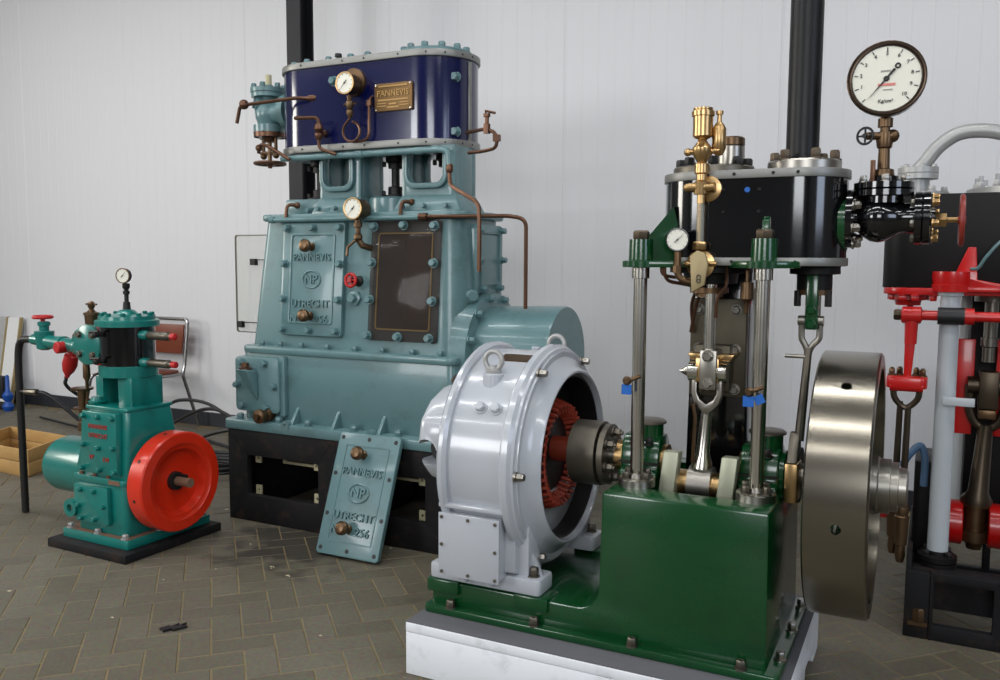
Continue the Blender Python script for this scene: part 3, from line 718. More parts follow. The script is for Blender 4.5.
# right side: inspection cover, round flange, drum
sc = ob('side_cover', G().prism(rrect(4.265, 4.59, 1.41, 1.80, .025, 4), 'x', -2.36, -2.285), m_teal, big, .006)
ob('side_rim', G().plate_hole(rrect(4.31, 4.55, 1.46, 1.76, .01, 4), rrect(4.32, 4.54, 1.47, 1.75, .01, 4), 'x', -2.286, -2.277), m_teal, sc)
bolts(sc, [(-2.285, y, z) for y, z in ((4.29, 1.77), (4.56, 1.77), (4.29, 1.60), (4.57, 1.60), (4.33, 1.44), (4.53, 1.44))], 'x', .019, .03, m_teal)
DZ = 1.065
fl2 = ob('drive_flange', G().ring((-2.30, 4.41, DZ), 'x', [(-.05, .20), (-.05, .36), (.05, .345), (.06, .30), (.06, .20)], 44), m_teal, big)
bolts(fl2, circ((-2.245, 4.41, DZ), 'x', .322, 12, .2), 'x', .02, .03, m_teal)
ob('oil_plug', G().lathe((-2.305, 4.24, 1.40), (.6, -.8, 0), [(0, .04), (.03, .04), (.035, .026), (.07, .026)], 8), m_teal, big)
drm = ob('drum', G().lathe((-2.30, 4.41, DZ), 'x', [(0, .26), (.05, .26), (.055, .275), (.485, .285), (.50, .28)], 56), m_teal, big)
ob('crank_handle', G().lathe((-2.30, 4.08, .955), (.35, -.9, 0), [(0, .02), (.02, .02), (.03, .028), (.10, .022), (.13, .008)], 12), m_copper, big)
# clear guard sheet behind the left end
gd = ob('guard_sheet', G().prism(rrect(-4.38, -3.7, 1.09, 1.765, .02, 4), 'y', 4.60, 4.608), m_clear, big)
ob('guard_edge', G().plate_hole(rrect(-4.382, -3.698, 1.088, 1.767, .02, 4), rrect(-4.376, -3.704, 1.094, 1.761, .02, 4), 'y', 4.598, 4.61), m_guide, gd)
for z, x in ((1.58, -4.20), (1.145, -4.33)):
    ob('bracket', G().box(x-.022, x+.022, 4.57, 4.60, z-.022, z+.022).box(x, -3.70, 4.585, 4.597, z+.012, z+.018), m_dark, gd)
ob('side_handle', G().tube(fillet([(-3.76, 4.50, 1.42), (-3.84, 4.52, 1.41), (-3.85, 4.52, 1.25), (-3.77, 4.50, 1.24)], .03), .013, 8), m_oldbrass, big)

# loose cover plate leaning on the base
lc0, lc1 = Vector((-2.74, 3.672, 0)), Vector((-2.745, 3.920, .625))
LU = (lc1-lc0).normalized(); LR = Vector((1, 0, 0)); LN = LR.cross(LU).normalized()   # outward (towards -y)
lcw, lch = .405, (lc1-lc0).length
loose = thing('cover_plate', 'loose grey-teal cover plate with cast lettering leaning on the black base', 'cover plate', tuple(lc0))
def lp_(a, b, off=0.0): return lc0+LR*a+LU*b+LN*(off+.002)
def lplate(a0, a1, b0, b1, o0, o1, r):
    q = rrect(a0, a1, b0, b1, r, 4); n = len(q)
    return G().add([lp_(u, v, o0) for u, v in q]+[lp_(u, v, o1) for u, v in q], [tuple(range(n)), tuple(range(n, 2*n))[::-1]]+[(i, i+n, (i+1) % n+n, (i+1) % n) for i in range(n)])
pl = ob('plate', lplate(-lcw/2, lcw/2, .004, lch, -.0, .032, .02), m_teal, loose, .005)
g = G(); q = rrect(-.145, .145, .075, lch-.065, .005, 4); p = rrect(-.138, .138, .082, lch-.072, .004, 4); n = len(q); vs = []
for o in (.031, .035): vs += [lp_(u, v, o) for u, v in q]+[lp_(u, v, o) for u, v in p]
fs = []
for i in range(n):
    j = (i+1) % n; fs += [(i, j, n+j, n+i), (2*n+j, 2*n+i, 3*n+i, 3*n+j), (i, 2*n+i, 2*n+j, j), (n+j, 3*n+j, 3*n+i, n+i)]
ob('rim', g.add(vs, fs), m_teal, pl)
cover_text(.94, pl, lambda a, b: lp_(a*.88, .345+b*.88, .035), LR, LU, LN, m_teal)
knob(lp_(-.02, .555, .03), LN, pl); knob(lp_(-.02, .15, .03), LN, pl)
for a, b in ((-.175, lch-.03), (0, lch-.03), (.175, lch-.03), (-.178, .44), (.178, .44), (-.178, .22), (.178, .22), (-.175, .035), (0, .035), (.175, .035)):
    ob('bolt_hole', G().lathe(lp_(a, b, .028), tuple(LN), [(0, .012), (.0055, .012)], 12), m_ink, pl)

# ================================================================== WHITE PLINTH
pli = thing('plinth', 'low white wooden plinth under the dark green engine', 'plinth', (-1.07, 3.2, 0))
ob('front_board', G().box(-1.766, -.365, 2.724, 2.75, 0, .168), m_white, pli, .003)
ob('front_strip', G().box(-1.766, -.365, 2.723, 2.75, .170, .205), m_white, pli, .002)
ob('side_board', G().prism([(2.75, .0), (2.75, .205), (3.70, .205), (3.70, 0), (3.55, 0), (3.53, .07), (3.3, .075), (3.28, 0)], 'x', -.391, -.365), m_white, pli, .003)
ob('side_board', G().box(-1.766, -1.74, 2.75, 3.70, 0, .205), m_white, pli, .003)
ob('rear_board', G().box(-1.74, -.391, 3.675, 3.70, 0, .205), m_white, pli, .003)
ob('felt_sheet', G().box(-1.764, -.367, 2.727, 3.698, .205, .211), m_felt, pli)

# ================================================================== DARK GREEN STEAM ENGINE
YC, ZC = 3.22, .835
eng = thing('steam_engine', 'dark green vertical steam engine with black cylinder and polished flywheel', 'steam engine', (-.74, YC, .211))
prof = [(-1.735, .236), (-1.735, .335), (-1.12, .335)]
for i in range(1, 7):
    a = -PI/2+PI/2*i/6*.93; prof.append((-1.12+.085*math.cos(a), .42+.085*math.sin(a)))
prof += [(-1.028, .776), (-.447, .776), (-.441, .236)]
bed = ob('bed', G().prism(prof, 'y', 2.87, 3.56), m_green, eng, .010)
cut(bed, G().box(-.90, -.58, 2.99, 3.46, .40, .9))
flg = ob('bed_flange', G().prism(rrect(-1.755, -.395, 2.834, 3.60, .02, 3), 'z', .211, .240), m_green, eng, .005)
bolts(flg, [(x, 2.853, .240) for x in (-1.64, -1.28, -.90, -.52)], 'z', .017, .026, m_steeldk)
bolts(flg, [(-.412, y, .240) for y in (2.98, 3.25, 3.5)], 'z', .017, .026, m_steel2)
for x in (-1.70, -1.32):
    ob('foot_pad', G().box(x-.05, x+.09, 2.855, 2.97, .29, .342), m_green, bed, .006)
    ob('foot_pad', G().box(x-.05, x+.09, 3.47, 3.575, .29, .342), m_green, bed, .006)
# polished columns
def column(x, y):
    c = ob('column', G().lathe((x, y, .776), 'z', [(0, .0245), (.76, .0245), (.762, .032), (.805, .032)], 24), m_steel, eng)
    f = ob('column_foot', G().lathe((x, y, .776), 'z', [(0, .068), (.026, .068), (.030, .062), (.031, .036), (.045, .034)], 32), m_steel2, c)
    bolts(f, circ((x, y, .805), 'z', .05, 4, PI/4+.2), 'z', .013, .022, m_steeldk)
    b = ob('column_boss', G().lathe((x, y, 1.578), 'z', [(0, .066), (.022, .066), (.026, .044), (.10, .042)], 24), m_green, eng)
    ob('column_nut', G().hexn((x, y, 1.678), 'z', .030, .032), m_nut, b)
    # small tap clamped halfway up, with blue tag
    z = 1.172 if x < -.7 else 1.162
    x += .012
    t = ob('oil_tap', G().tube([(x, y-.02, z+.012), (x-.02, y-.045, z+.004), (x-.03, y-.05, z)], .008, 6).lathe((x-.035, y-.045, z-.002), '-y', [(0, .014), (.02, .017), (.03, .01)], 10), m_oldbrass, c)
    ob('blue_tag', G().obox((x-.037, y-.062, z-.034), (.036, 0, .0), (0, .006, 0), (0, 0, .036)), m_bluetag, t)
    if x > -.7: ob('blue_tag', G().obox((x-.002, y-.055, z-.026), (.028, 0, .014), (0, .006, 0), (-.013, 0, .028)), m_bluetag, t)
    return c
column(-.95, 3.03); column(-.519, 3.03)
# green brackets from the cylinder to the columns
g = G().prism([(-1.0, 2.985), (-.95, 2.966), (-.80, 3.02), (-.70, 3.06), (-.70, 3.16), (-.86, 3.12), (-1.0, 3.075)], 'z', 1.578, 1.602)
br = ob('column_bracket', g, m_green, eng, .004)
ob('gusset', G().add([(-.935, 3.035, 1.60), (-.94, 3.06, 1.60), (-.80, 3.09, 1.60), (-.81, 3.12, 1.60), (-.845, 3.07, 1.795), (-.85, 3.10, 1.795), (-.925, 3.035, 1.69), (-.93, 3.06, 1.69)],
   [(0, 2, 4, 6), (1, 7, 5, 3), (0, 6, 7, 1), (6, 4, 5, 7), (2, 3, 5, 4), (0, 1, 3, 2)]), m_green, br)
g = G().prism([(-.60, 3.0), (-.519, 2.966), (-.44, 3.0), (-.40, 3.055), (-.64, 3.055)], 'z', 1.578, 1.602)
br2 = ob('column_bracket', g, m_green, eng, .004)
ob('gusset', G().prism([(3.0, 1.60), (3.06, 1.60), (3.06, 1.76), (3.03, 1.74)], 'x', -.528, -.505), m_green, br2, .003)
# cylinder and valve chest
CXA, CXB, CR = -.740, -.446, .170
cb = ob('cylinder', G().prism(obround(CXA, CXB, YC, CR), 'z', 1.585, 1.91), m_black, eng)
for z0, z1, nm in ((1.586, 1.614, 'lower_band'), (1.884, 1.914, 'upper_band')):
    bd = ob(nm, G().prism(obround(CXA, CXB, YC, CR+.007), 'z', z0, z1), m_band, eng, .002)
    bolts(bd, [(x, YC-CR-.007, (z0+z1)/2) for x in (-.72, -.63, -.50, -.42)], '-y', .006, .004, m_dark, name='rivet', washer=False)
ob('blue_dot', G().lathe((-.585, YC-CR, 1.845), '-y', [(0, .010), (.003, .009)], 14), m_bluetag, cb)
bolts(cb, [(x, YC-CR, z) for x, z in ((-.665, 1.845), (-.665, 1.77), (-.545, 1.845), (-.545, 1.77))], '-y', .007, .004, m_blackmat, name='rivet', washer=False)
tf = ob('cylinder_cover', G().lathe((CXA, YC, 1.914), 'z', [(0, .145), (.022, .145), (.028, .138), (.03, .08), (.04, .0001)], 40), m_steeldk, eng)
bolts(tf, circ((CXA, YC, 1.938), 'z', .118, 8, .2), 'z', .019, .028, m_dark)
pot = ob('cover_pot', G().lathe((CXA+.055, YC+.02, 1.94), 'z', [(0, .05), (.075, .05), (.08, .046)], 24), m_steel2, tf)
ob('pot_lid', G().lathe((CXA+.055, YC+.02, 2.02), 'z', [(0, .05), (.025, .05), (.03, .044)], 24), m_oldbrass, pot)
vf = ob('valve_cover', G().lathe((-.425, YC, 1.914), 'z', [(0, .124), (.03, .124), (.036, .118), (.037, .06)], 40), m_steel2, eng)
bolts(vf, circ((-.425, YC, 1.948), 'z', .10, 6, .5), 'z', .018, .03, m_nut)
ob('exhaust_pipe', G().lathe((-.437, YC+.03, 1.948), 'z', [(0, .066), (.02, .066), (.022, .056), (3.4, .056)], 32), m_pipe, eng)
XH_R = -.724
# gland under the cylinder, piston rod, standard with slipper guide
ob('lower_cover', G().lathe((CXA, YC, 1.59), '-z', [(0, .15), (.03, .15), (.035, .10), (.07, .095), (.075, .06), (.11, .055)], 32), m_blackmat, eng)
ob('gland_ring', G().lathe((CXA, YC-.02, 1.505), '-z', [(0, .07), (.02, .07), (.022, .05), (.035, .05)], 20), m_oldbrass, eng)
rod = ob('piston_rod', G().cyl((XH_R, YC-.06, 1.52), (XH_R, YC-.06, 1.27), .0215, None, 20), m_steel, eng)
g = G().add([(-.855, 3.36, .776), (-.62, 3.36, .776), (-.62, 3.52, .776), (-.855, 3.52, .776), (-.835, 3.335, 1.58), (-.62, 3.335, 1.58), (-.62, 3.46, 1.58), (-.835, 3.46, 1.58)],
            [(0, 3, 2, 1), (4, 5, 6, 7), (0, 1, 5, 4), (1, 2, 6, 5), (2, 3, 7, 6), (3, 0, 4, 7)])
std = ob('standard', g, m_black, eng, .01)
gp_ = ob('guide_plate', G().box(-.828, -.618, 3.285, 3.335, 1.09, 1.46), m_guide, eng, .003)
bolts(gp_, [(x, 3.285, z) for x in (-.795, -.655) for z in (1.42, 1.27, 1.12)], '-y', .017, .02, m_steel2)
ob('guide_strip', G().box(-.60, -.575, 3.30, 3.34, 1.0, 1.5), m_greypaint, eng)
# crosshead
XH = -.727
xh = ob('crosshead', G().box(-.750, -.688, 3.115, 3.21, 1.135, 1.280), m_steel2, eng, .005)
ob('gib', G().prism([(-.808, 1.262), (-.752, 1.262), (-.752, 1.235), (-.795, 1.235)], 'y', 3.17, 3.28), m_brass, xh, .004)
ob('gib', G().prism([(-.70, 1.262), (-.635, 1.262), (-.65, 1.235), (-.70, 1.235)], 'y', 3.17, 3.28), m_brass, xh, .004)
ob('bush', G().box(-.768, -.682, 3.13, 3.205, 1.16, 1.25), m_brass, xh, .004)
pn = ob('crosshead_pin', G().lathe((XH-.105, YC-.06, 1.195), 'x', [(0, .004), (.025, .018), (.035, .02), (.036, .036), (.072, .036), (.074, .028), (.136, .028), (.138, .036), (.175, .036)], 24), m_steel, xh)
ob('slipper', G().box(-.79, -.66, 3.21, 3.287, 1.12, 1.29), m_guide, xh, .004)
bolts(xh, [(-.719, 3.115, 1.258), (-.719, 3.115, 1.158)], '-y', .018, .014, m_steel2)
# connecting rod: flat forked top, round shank
PY, PZ = 3.16, .772
o_ = [(-.056, 1.20), (-.056, 1.115), (-.045, 1.08), (-.022, 1.055), (0, 1.035), (.022, 1.055), (.045, 1.08), (.056, 1.115), (.056, 1.20), (.036, 1.20), (.036, 1.12), (.025, 1.095), (0, 1.078), (-.025, 1.095), (-.036, 1.12), (-.036, 1.20)]
g = G().prism([(XH+u, v) for u, v in o_], 'y', 3.14, 3.18)
cr = ob('connecting_rod', g, m_steel2, eng, .004)
ob('rod_shank', G().lathe((XH, 3.16, 1.06), (-.014, 0, -.22), [(0, .018), (.03, .0205), (.17, .025), (.20, .036), (.225, .04)], 20), m_steel, cr)
ob('oil_wire_pipe', G().tube([(XH-.045, 3.13, 1.08), (XH-.035, 3.125, 1.03), (XH-.04, 3.125, .86)], .007, 6), m_oldbrass, cr)
be = ob('big_end', G().lathe((CXA-.085, PY, PZ), 'x', [(0, .046), (.04, .046), (.042, .07), (.128, .07), (.13, .046), (.17, .046)], 28), m_steel2, cr)
ob('big_end_shell', G().lathe((CXA-.087, PY, PZ), 'x', [(0, .05), (.042, .05)], 24), m_brass, be)
ob('big_end_shell', G().lathe((CXA+.045, PY, PZ), 'x', [(0, .05), (.042, .05)], 24), m_brass, be)
ob('big_end_cap', G().box(CXA-.045, CXA+.045, PY-.06, PY+.06, PZ-.055, PZ-.02), m_brass, be, .006)
# crankshaft
d = Vector((0, PY-YC, PZ-ZC)).normalized(); e = Vector((0, -d.z, d.y))
sh = ob('crankshaft', G().cyl((-1.27, YC, ZC), (-.86, YC, ZC), .042, None, 24).cyl((-.61, YC, ZC), (-.055, YC, ZC), .042, None, 24).cyl((-.86, PY, PZ), (-.61, PY, PZ), .04, None, 20), m_steel2, eng)
mid = (Vector((0, YC, ZC))+Vector((0, PY, PZ)))/2
for x in (-.845, -.632):
    ob('crank_web', G().obox((x, 3.10, .80), (.058, 0, .0), (0, .06, -.004), (.018, .012, .20)), m_web, sh, .006)
# bearings with oil boxes
def bearing(x0, x1, brx):
    b = ob('bearing', G().prism([(YC-.11, .776), (YC-.11, .80), (YC-.085, .815), (YC-.085, .85), (YC-.07, .905), (YC-.04, .935), (YC+.04, .935), (YC+.07, .905), (YC+.085, .85), (YC+.085, .815), (YC+.11, .80), (YC+.11, .776)], 'x', x0, x1), m_green, eng, .010)
    xm = (x0+x1)/2+.015
    bx = ob('oil_box', G().lathe((xm, YC-.01, .92), 'z', [(0, .056), (.062, .056)], 24), m_green, b)
    ob('oil_box_lid', G().lathe((xm, YC-.01, .98), 'z', [(0, .066), (.006, .066), (.012, .058), (.016, .02)], 28), m_steeldk, bx)
    for xa, xb in brx: ob('bearing_shell', G().lathe((xa, YC, ZC), 'x', [(0, .062), (xb-xa, .062)], 28), m_brass, b)
    ob('cap_joint', G().box(x0-.002, x1+.002, YC-.10, YC+.10, .833, .839), m_dark, b)
    bolts(b, [(x0+.05, YC-.075, .905), (x1-.04, YC-.075, .905)], 'z', .014, .022, m_dark)
    return b
bearing(-1.05, -.90, ((-1.085, -1.05), (-.90, -.885)))
bearing(-.60, -.462, ((-.612, -.60),))
ob('thrust_collar', G().lathe((-.462, YC, ZC), 'x', [(0, .085), (.015, .085), (.02, .075)], 28), m_green, eng)
# coupling to the generator
cp = ob('coupling', G().lathe((-1.262, YC, ZC), 'x', [(0, .10), (.005, .128), (.115, .128), (.118, .05), (.125, .12), (.148, .12), (.15, .06)], 40), m_steeldk, eng)
bolts(cp, circ((-1.112, YC, ZC), 'x', .088, 6, .4), 'x', .017, .026, m_steeldk, stud=.014)
# eccentric and valve gear
ec = ob('eccentric_strap', G().lathe((-.432, YC, ZC), 'x', [(0, .10), (.035, .10)], 32), m_dark, eng)
ob('strap_block', G().box(-.437, -.392, YC-.13, YC-.03, .76, .90), m_brass, ec, .005)
ob('strap_top', G().prism([(YC-.12, .90), (YC-.02, .93), (YC-.03, 1.0), (YC-.06, 1.0)], 'x', -.432, -.397), m_steeldk, ec, .005)
ob('eccentric_rod', G().tube([(-.402, YC-.05, .97), (-.384, YC-.03, 1.30)], [.017, .013], 10), m_steeldk, eng)
ob('rod_pin', G().cyl((-.462, YC-.035, 1.268), (-.377, YC-.035, 1.268), .007, None, 8), m_steel2, eng)
g = G()
for s in (-1, 1):
    g.tube(fillet([(-.384, YC-.03, 1.28), (-.384+s*.012, YC-.03, 1.31), (-.379+s*.03, YC-.03, 1.33), (-.379+s*.03, YC-.03, 1.41)], .03), .011, 8)
fk = ob('valve_fork', g, m_steel2, eng)
ob('fork_pin', G().cyl((-.422, YC-.03, 1.395), (-.337, YC-.03, 1.395), .018, None, 14), m_steel2, fk)
vg = ob('spindle_guide', G().box(-.398, -.354, YC-.06, YC-.015, 1.365, 1.56), m_green, eng, .008)
bolts(vg, [(-.376, YC-.06, 1.435), (-.376, YC-.06, 1.385)], '-y', .016, .014, m_green)
gl = ob('valve_gland', G().lathe((-.376, YC, 1.588), '-z', [(0, .085), (.03, .085), (.032, .06), (.085, .06)], 24), m_blackmat, eng)
ob('gland_bush', G().lathe((-.376, YC, 1.503), '-z', [(0, .06), (.018, .06)], 20), m_oldbrass, gl)
for x in (-.427, -.325): ob('gland_stud', G().cyl((x, YC-.03, 1.50), (x, YC-.03, 1.445), .012, None, 8), m_dark, gl)
ob('valve_spindle', G().cyl((-.362, YC, 1.50), (-.362, YC, 1.40), .011, None, 10), m_steel, gl)
# flywheel
FX0, FX1, FR = -.337, -.145, .460
rim = ob('flywheel', G().ring((FX0, YC, ZC-.006), 'x', [(0, FR-.055), (.0, FR-.008), (.006, FR), (FX1-FX0-.006, FR), (FX1-FX0, FR-.008), (FX1-FX0, FR-.055)], 96), m_fly, eng)
g = G()
for i in range(6):
    a = math.radians(125.5)+i*PI/3; dd = Vector((0, math.cos(a), math.sin(a)))
    q = Vector((-.235, YC, ZC-.006)); g.cyl(q+dd*(FR-.08), q+dd*(FR+.03), .017, None, 14)
cut(rim, g)
ob('wheel_disc', G().lathe((FX0+.07, YC, ZC-.006), 'x', [(0, FR-.05), (.04, FR-.05)], 64), m_green, rim)
ob('wheel_hub', G().lathe((FX0+.04, YC, ZC-.006), 'x', [(0, .10), (.155, .10), (.16, .095), (.195, .095), (.197, .085), (.22, .085), (.222, .068), (.245, .066), (.25, .055)], 40), m_steel2, rim)
# sight-feed lubricator (brass) on the front left
LX, LY = -.737, 3.025
lub = ob('lubricator', G().lathe((LX, LY, 1.80), 'z', [(0, .014), (.03, .014), (.032, .026), (.07, .03), (.08, .018), (.10, .018), (.105, .025), (.135, .025), (.14, .016), (.147, .02), (.168, .034), (.19, .034), (.21, .018), (.22, .014)], 20), m_brass, eng)
ob('oil_cup', G().lathe((LX, LY, 2.018), 'z', [(0, .014), (.008, .030), (.012, .034), (.078, .034), (.08, .039), (.096, .039), (.098, .030), (.101, .030), (.102, .034), (.107, .034), (.109, .02)], 24), m_brass, lub)
ob('side_cup', G().lathe((LX+.052, LY+.02, 1.965), 'z', [(0, .012), (.02, .024), (.09, .024), (.105, .016), (.113, .008), (.137, .008), (.139, .013), (.15, .013)], 16), m_brass, lub)
ob('cross_valve', G().cyl((LX-.05, LY, 1.978), (LX+.06, LY, 1.978), .010, None, 10).sph((LX-.05, LY, 1.978), .014, 10, 8), m_brass, lub)
ob('lower_cross', G().cyl((LX-.045, LY-.01, 1.855), (LX+.05, LY-.01, 1.855), .016, None, 12).sph((LX-.045, LY-.01, 1.855), .016, 10, 8).lathe((LX+.02, LY+.03, 1.852), '-y', [(0, .045), (.012, .045), (.016, .03)], 20), m_brass, lub)
ob('sight_tube', G().cyl((LX+.0, LY, 1.80), (LX+.0, LY, 1.655), .013, None, 14), m_glass, lub)
ob('sight_rod', G().cyl((LX-.004, LY, 1.80), (LX-.004, LY, 1.655), .009, None, 8), m_brass, lub)
ob('sight_nut', G().hexn((LX, LY, 1.64), 'z', .027, .028), m_brass, lub)
ob('drain_cock', G().lathe((LX, LY+.03, 1.59), '-y', [(0, .05), (.015, .05), (.02, .03), (.05, .026)], 20).cyl((LX-.055, LY, 1.592), (LX+.06, LY, 1.592), .009, None, 8), m_brass, lub)
tg = ob('lever_plate', G().prism([(-.760, 1.618), (-.735, 1.638), (-.708, 1.628), (-.697, 1.59), (-.708, 1.518), (-.752, 1.492), (-.755, 1.54)], 'y', LY-.045, LY-.030), m_paper, lub, .003, label='pale brass lever plate')
ob('lever_letters', G().text('CD', (-.728, LY-.047, 1.54), (0, 0, -1), (1, 0, 0), .022, .003), m_ink, tg)
# small pressure gauge and elbow pipe
gs = gauge(eng, (-.806, 2.985, 1.675), (.25, -1, 0), .041, .035, m_black, m_black, .8)
g = G().tube(fillet([(-.808, 3.0, 1.64), (-.808, 3.0, 1.535), (-.735, 3.03, 1.525)], .045), .0125, 10)
g.lathe((-.808, 3.0, 1.56), 'z', [(0, .016), (.025, .016)], 6).hexn((-.75, 3.025, 1.526), 'x', .02, .02)
ob('gauge_elbow', g, m_oldbrass, eng)
for k, dx in enumerate((0, -.012)):
    ob('copper_tube', G().tube(fillet([(-.862+dx, 3.03+.01*k, 1.60), (-.862+dx, 3.03, 1.53+.02*k), (-.79, 3.10, 1.515+.02*k), (-.765-.02*k, 3.2, 1.50), (-.80-.02*k, 3.25, 1.44), (-.825+.01*k, 3.28, 1.33)], .04), .0065, 8), m_copper, eng)
ob('side_lubricator', G().lathe((-.585, 3.10, 1.57), '-z', [(0, .008), (.04, .008), (.042, .022), (.10, .024), (.11, .012), (.12, .008), (.15, .007), (.155, .001)], 14), m_oldbrass, eng)
ob('copper_loop', G().tube(spline([(-.66, 3.10, 1.60), (-.655, 3.09, 1.52), (-.68, 3.08, 1.48), (-.69, 3.09, 1.40)]), .006, 6), m_copper, eng)
# stop valve with big gauge on the right
SX, SZ = -.166, 1.748
noz = ob('inlet_nozzle', G().lathe((-.335, YC, SZ-.02), 'x', [(0, .075), (.03, .08), (.035, .095), (.058, .095)], 28), m_green, eng)
sv = ob('stop_valve', G().lathe((-.277, YC, SZ), 'x', [(0, .10), (.02, .10), (.022, .045), (.035, .045), (.05, .062), (.075, .078), (.10, .082), (.125, .075), (.15, .058), (.165, .05), (.208, .05), (.21, .088), (.23, .088), (.233, .084), (.236, .088), (.256, .088), (.258, .03), (.27, .03)], 32), m_black, eng)
ob('top_neck', G().lathe((SX, YC, SZ+.05), 'z', [(0, .066), (.022, .066), (.024, .095), (.043, .095), (.046, .088), (.049, .095), (.068, .095), (.07, .05), (.09, .045)], 32), m_black, sv)
bolts(sv, circ((-.256, YC, SZ-.01), 'x', .078, 6, .3), 'x', .014, .022, m_steel2)
bolts(sv, circ((-.014, YC, SZ), 'x', .07, 6, .3), 'x', .013, .016, m_brass)
bolts(sv, circ((-.064, YC, SZ), 'x', .07, 6, .3), '-x', .013, .014, m_steel2)
bolts(sv, circ((SX, YC, SZ+.118), 'z', .075, 6, .1), 'z', .013, .02, m_steel2)
ob('valve_stem', G().lathe((-.005, YC, SZ-.008), 'x', [(0, .02), (.01, .024), (.032, .024), (.034, .01), (.085, .009)], 6), m_brass, sv)
q = Vector((.072, YC, SZ-.01)); g = G().torus(q, 'x', .078, .0085, 32, 8).lathe(q, 'x', [(-.012, .014), (.012, .014)], 12)
for i in range(5): g.tube([q, q+Vector((0, math.cos(i*2*PI/5), math.sin(i*2*PI/5)))*.078], .006, 6)
hwm = ob('hand_wheel', g, mat('paint_red_dull', (128, 40, 30), .35), sv)
gp2 = ob('gauge_stem', G().lathe((SX-.004, YC, 1.835), 'z', [(0, .04), (.03, .04), (.032, .03), (.05, .028), (.056, .036), (.075, .034), (.08, .02), (.145, .018), (.15, .024), (.175, .028), (.20, .026), (.202, .016), (.215, .016), (.217, .024), (.245, .024), (.25, .014), (.27, .02)], 14), m_oldbrass, eng)
ob('gauge_cock', G().cyl((SX-.06, YC-.03, 2.022), (SX+.015, YC+.0, 2.022), .013, None, 10).sph((SX+.02, YC, 2.022), .022, 10, 8), m_oldbrass, gp2)
q = Vector((SX-.063, YC-.035, 2.022)); N_ = Vector((-.35, -.94, 0)).normalized(); a, b = basis(N_)
g = G().torus(q, tuple(N_), .027, .0042, 24, 6).lathe(q, tuple(N_), [(-.008, .008), (.008, .008)], 8)
for i in range(4): g.tube([q, q+(a*math.cos(i*PI/2)+b*math.sin(i*PI/2))*.027], .0035, 6)
ob('cock_wheel', g, m_ink, gp2)
ob('copper_strip', G().box(SX-.042, SX-.027, YC-.05, YC-.03, 1.865, 1.94), m_copper, gp2, .002)
bg = gauge(eng, (-.170, YC-.06, 2.200), '-y', .120, .11, m_black, m_bezel, -2.44, ticks=10)
fN = Vector((0, -1, 0)); g = G()
for i in range(1, 11):
    t = math.radians(-135+27*i); g.text(str(i), (-.170+math.sin(t)*.078, YC-.0635, 2.202+math.cos(t)*.078), (1, 0, 0), (0, 0, 1), .017, .001)
g.text('Kg/cm\u00b2', (-.170, YC-.0635, 2.128), (1, 0, 0), (0, 0, 1), .016, .001)
ob('dial_figures', g, m_ink, bg)
ob('dial_red_line', G().box(-.195, -.142, YC-.0636, YC-.062, 2.177, 2.185), mat('print_pink', (214, 130, 120), .6), bg)
ob('dial_print', G().box(-.188, -.158, YC-.0636, YC-.062, 2.223, 2.227).box(-.180, -.150, YC-.0636, YC-.062, 2.163, 2.166), mat('print_grey', (150, 150, 145), .6), bg)
ob('needle_tail', G().torus((-.170+.033, YC-.064, 2.202+.037), 'y', .007, .0025, 14, 6), m_ink, bg)

# ================================================================== LIGHT GREY GENERATOR
GZ = .812
gen = thing('electric_generator', 'light grey round electric generator with open end coupled to the green engine', 'generator', (-1.5, YC, .342))
yk = ob('yoke', G().lathe((-1.66, YC, GZ), 'x', [(0, .42), (.03, .42), (.285, .42), (.33, .42)], 72), m_gen, gen)
cut(yk, G().cyl((-1.70, YC, GZ), (-1.2, YC, GZ), .34, None, 48))
for x0, x1 in ((-1.665, -1.625), (-1.40, -1.352)):
    ob('yoke_ring', G().ring((x0, YC, GZ), 'x', [(0, .40), (0, .435), (.012, .448), (x1-x0-.012, .448), (x1-x0, .435), (x1-x0, .40)], 72), m_gen, gen)
# right end shield, bell mouth
es = ob('end_shield', G().ring((-1.352, YC, GZ), 'x', [(0, .33), (0, .436), (.010, .434), (.014, .418), (.024, .395), (.055, .362), (.078, .352), (.083, .345), (.081, .337), (.06, .332)], 72), m_gen, gen)
bolts(es, [(-1.335, YC+.424*math.cos(a), GZ+.424*math.sin(a)) for a in (math.radians(122), math.radians(180), math.radians(238), math.radians(58))], 'x', .016, .03, m_steel2)
# left end shield with vent hole
ls = ob('end_shield', G().ring((-1.665, YC, GZ), '-x', [(0, .20), (0, .435), (.008, .42), (.02, .34), (.04, .325), (.055, .30), (.055, .20)], 64), m_gen, gen)
hd_ = ob('brush_hood', G().prism([(3.2, 1.09), (3.06, 1.08), (2.96, 1.04), (2.885, .97), (2.865, .86), (2.90, .78), (2.97, .71), (3.2, .68)], 'x', -1.81, -1.66), m_gen, gen, .035, 3)
cut(hd_, G().cyl((-1.765, 2.78, .845), (-1.765, 3.12, .825), .055, None, 24))
ob('hood_cavity', G().cyl((-1.765, 3.0, .835), (-1.765, 3.1, .83), .054, None, 24), m_ink, hd_)  # black plug stands in for the shade inside the hood opening
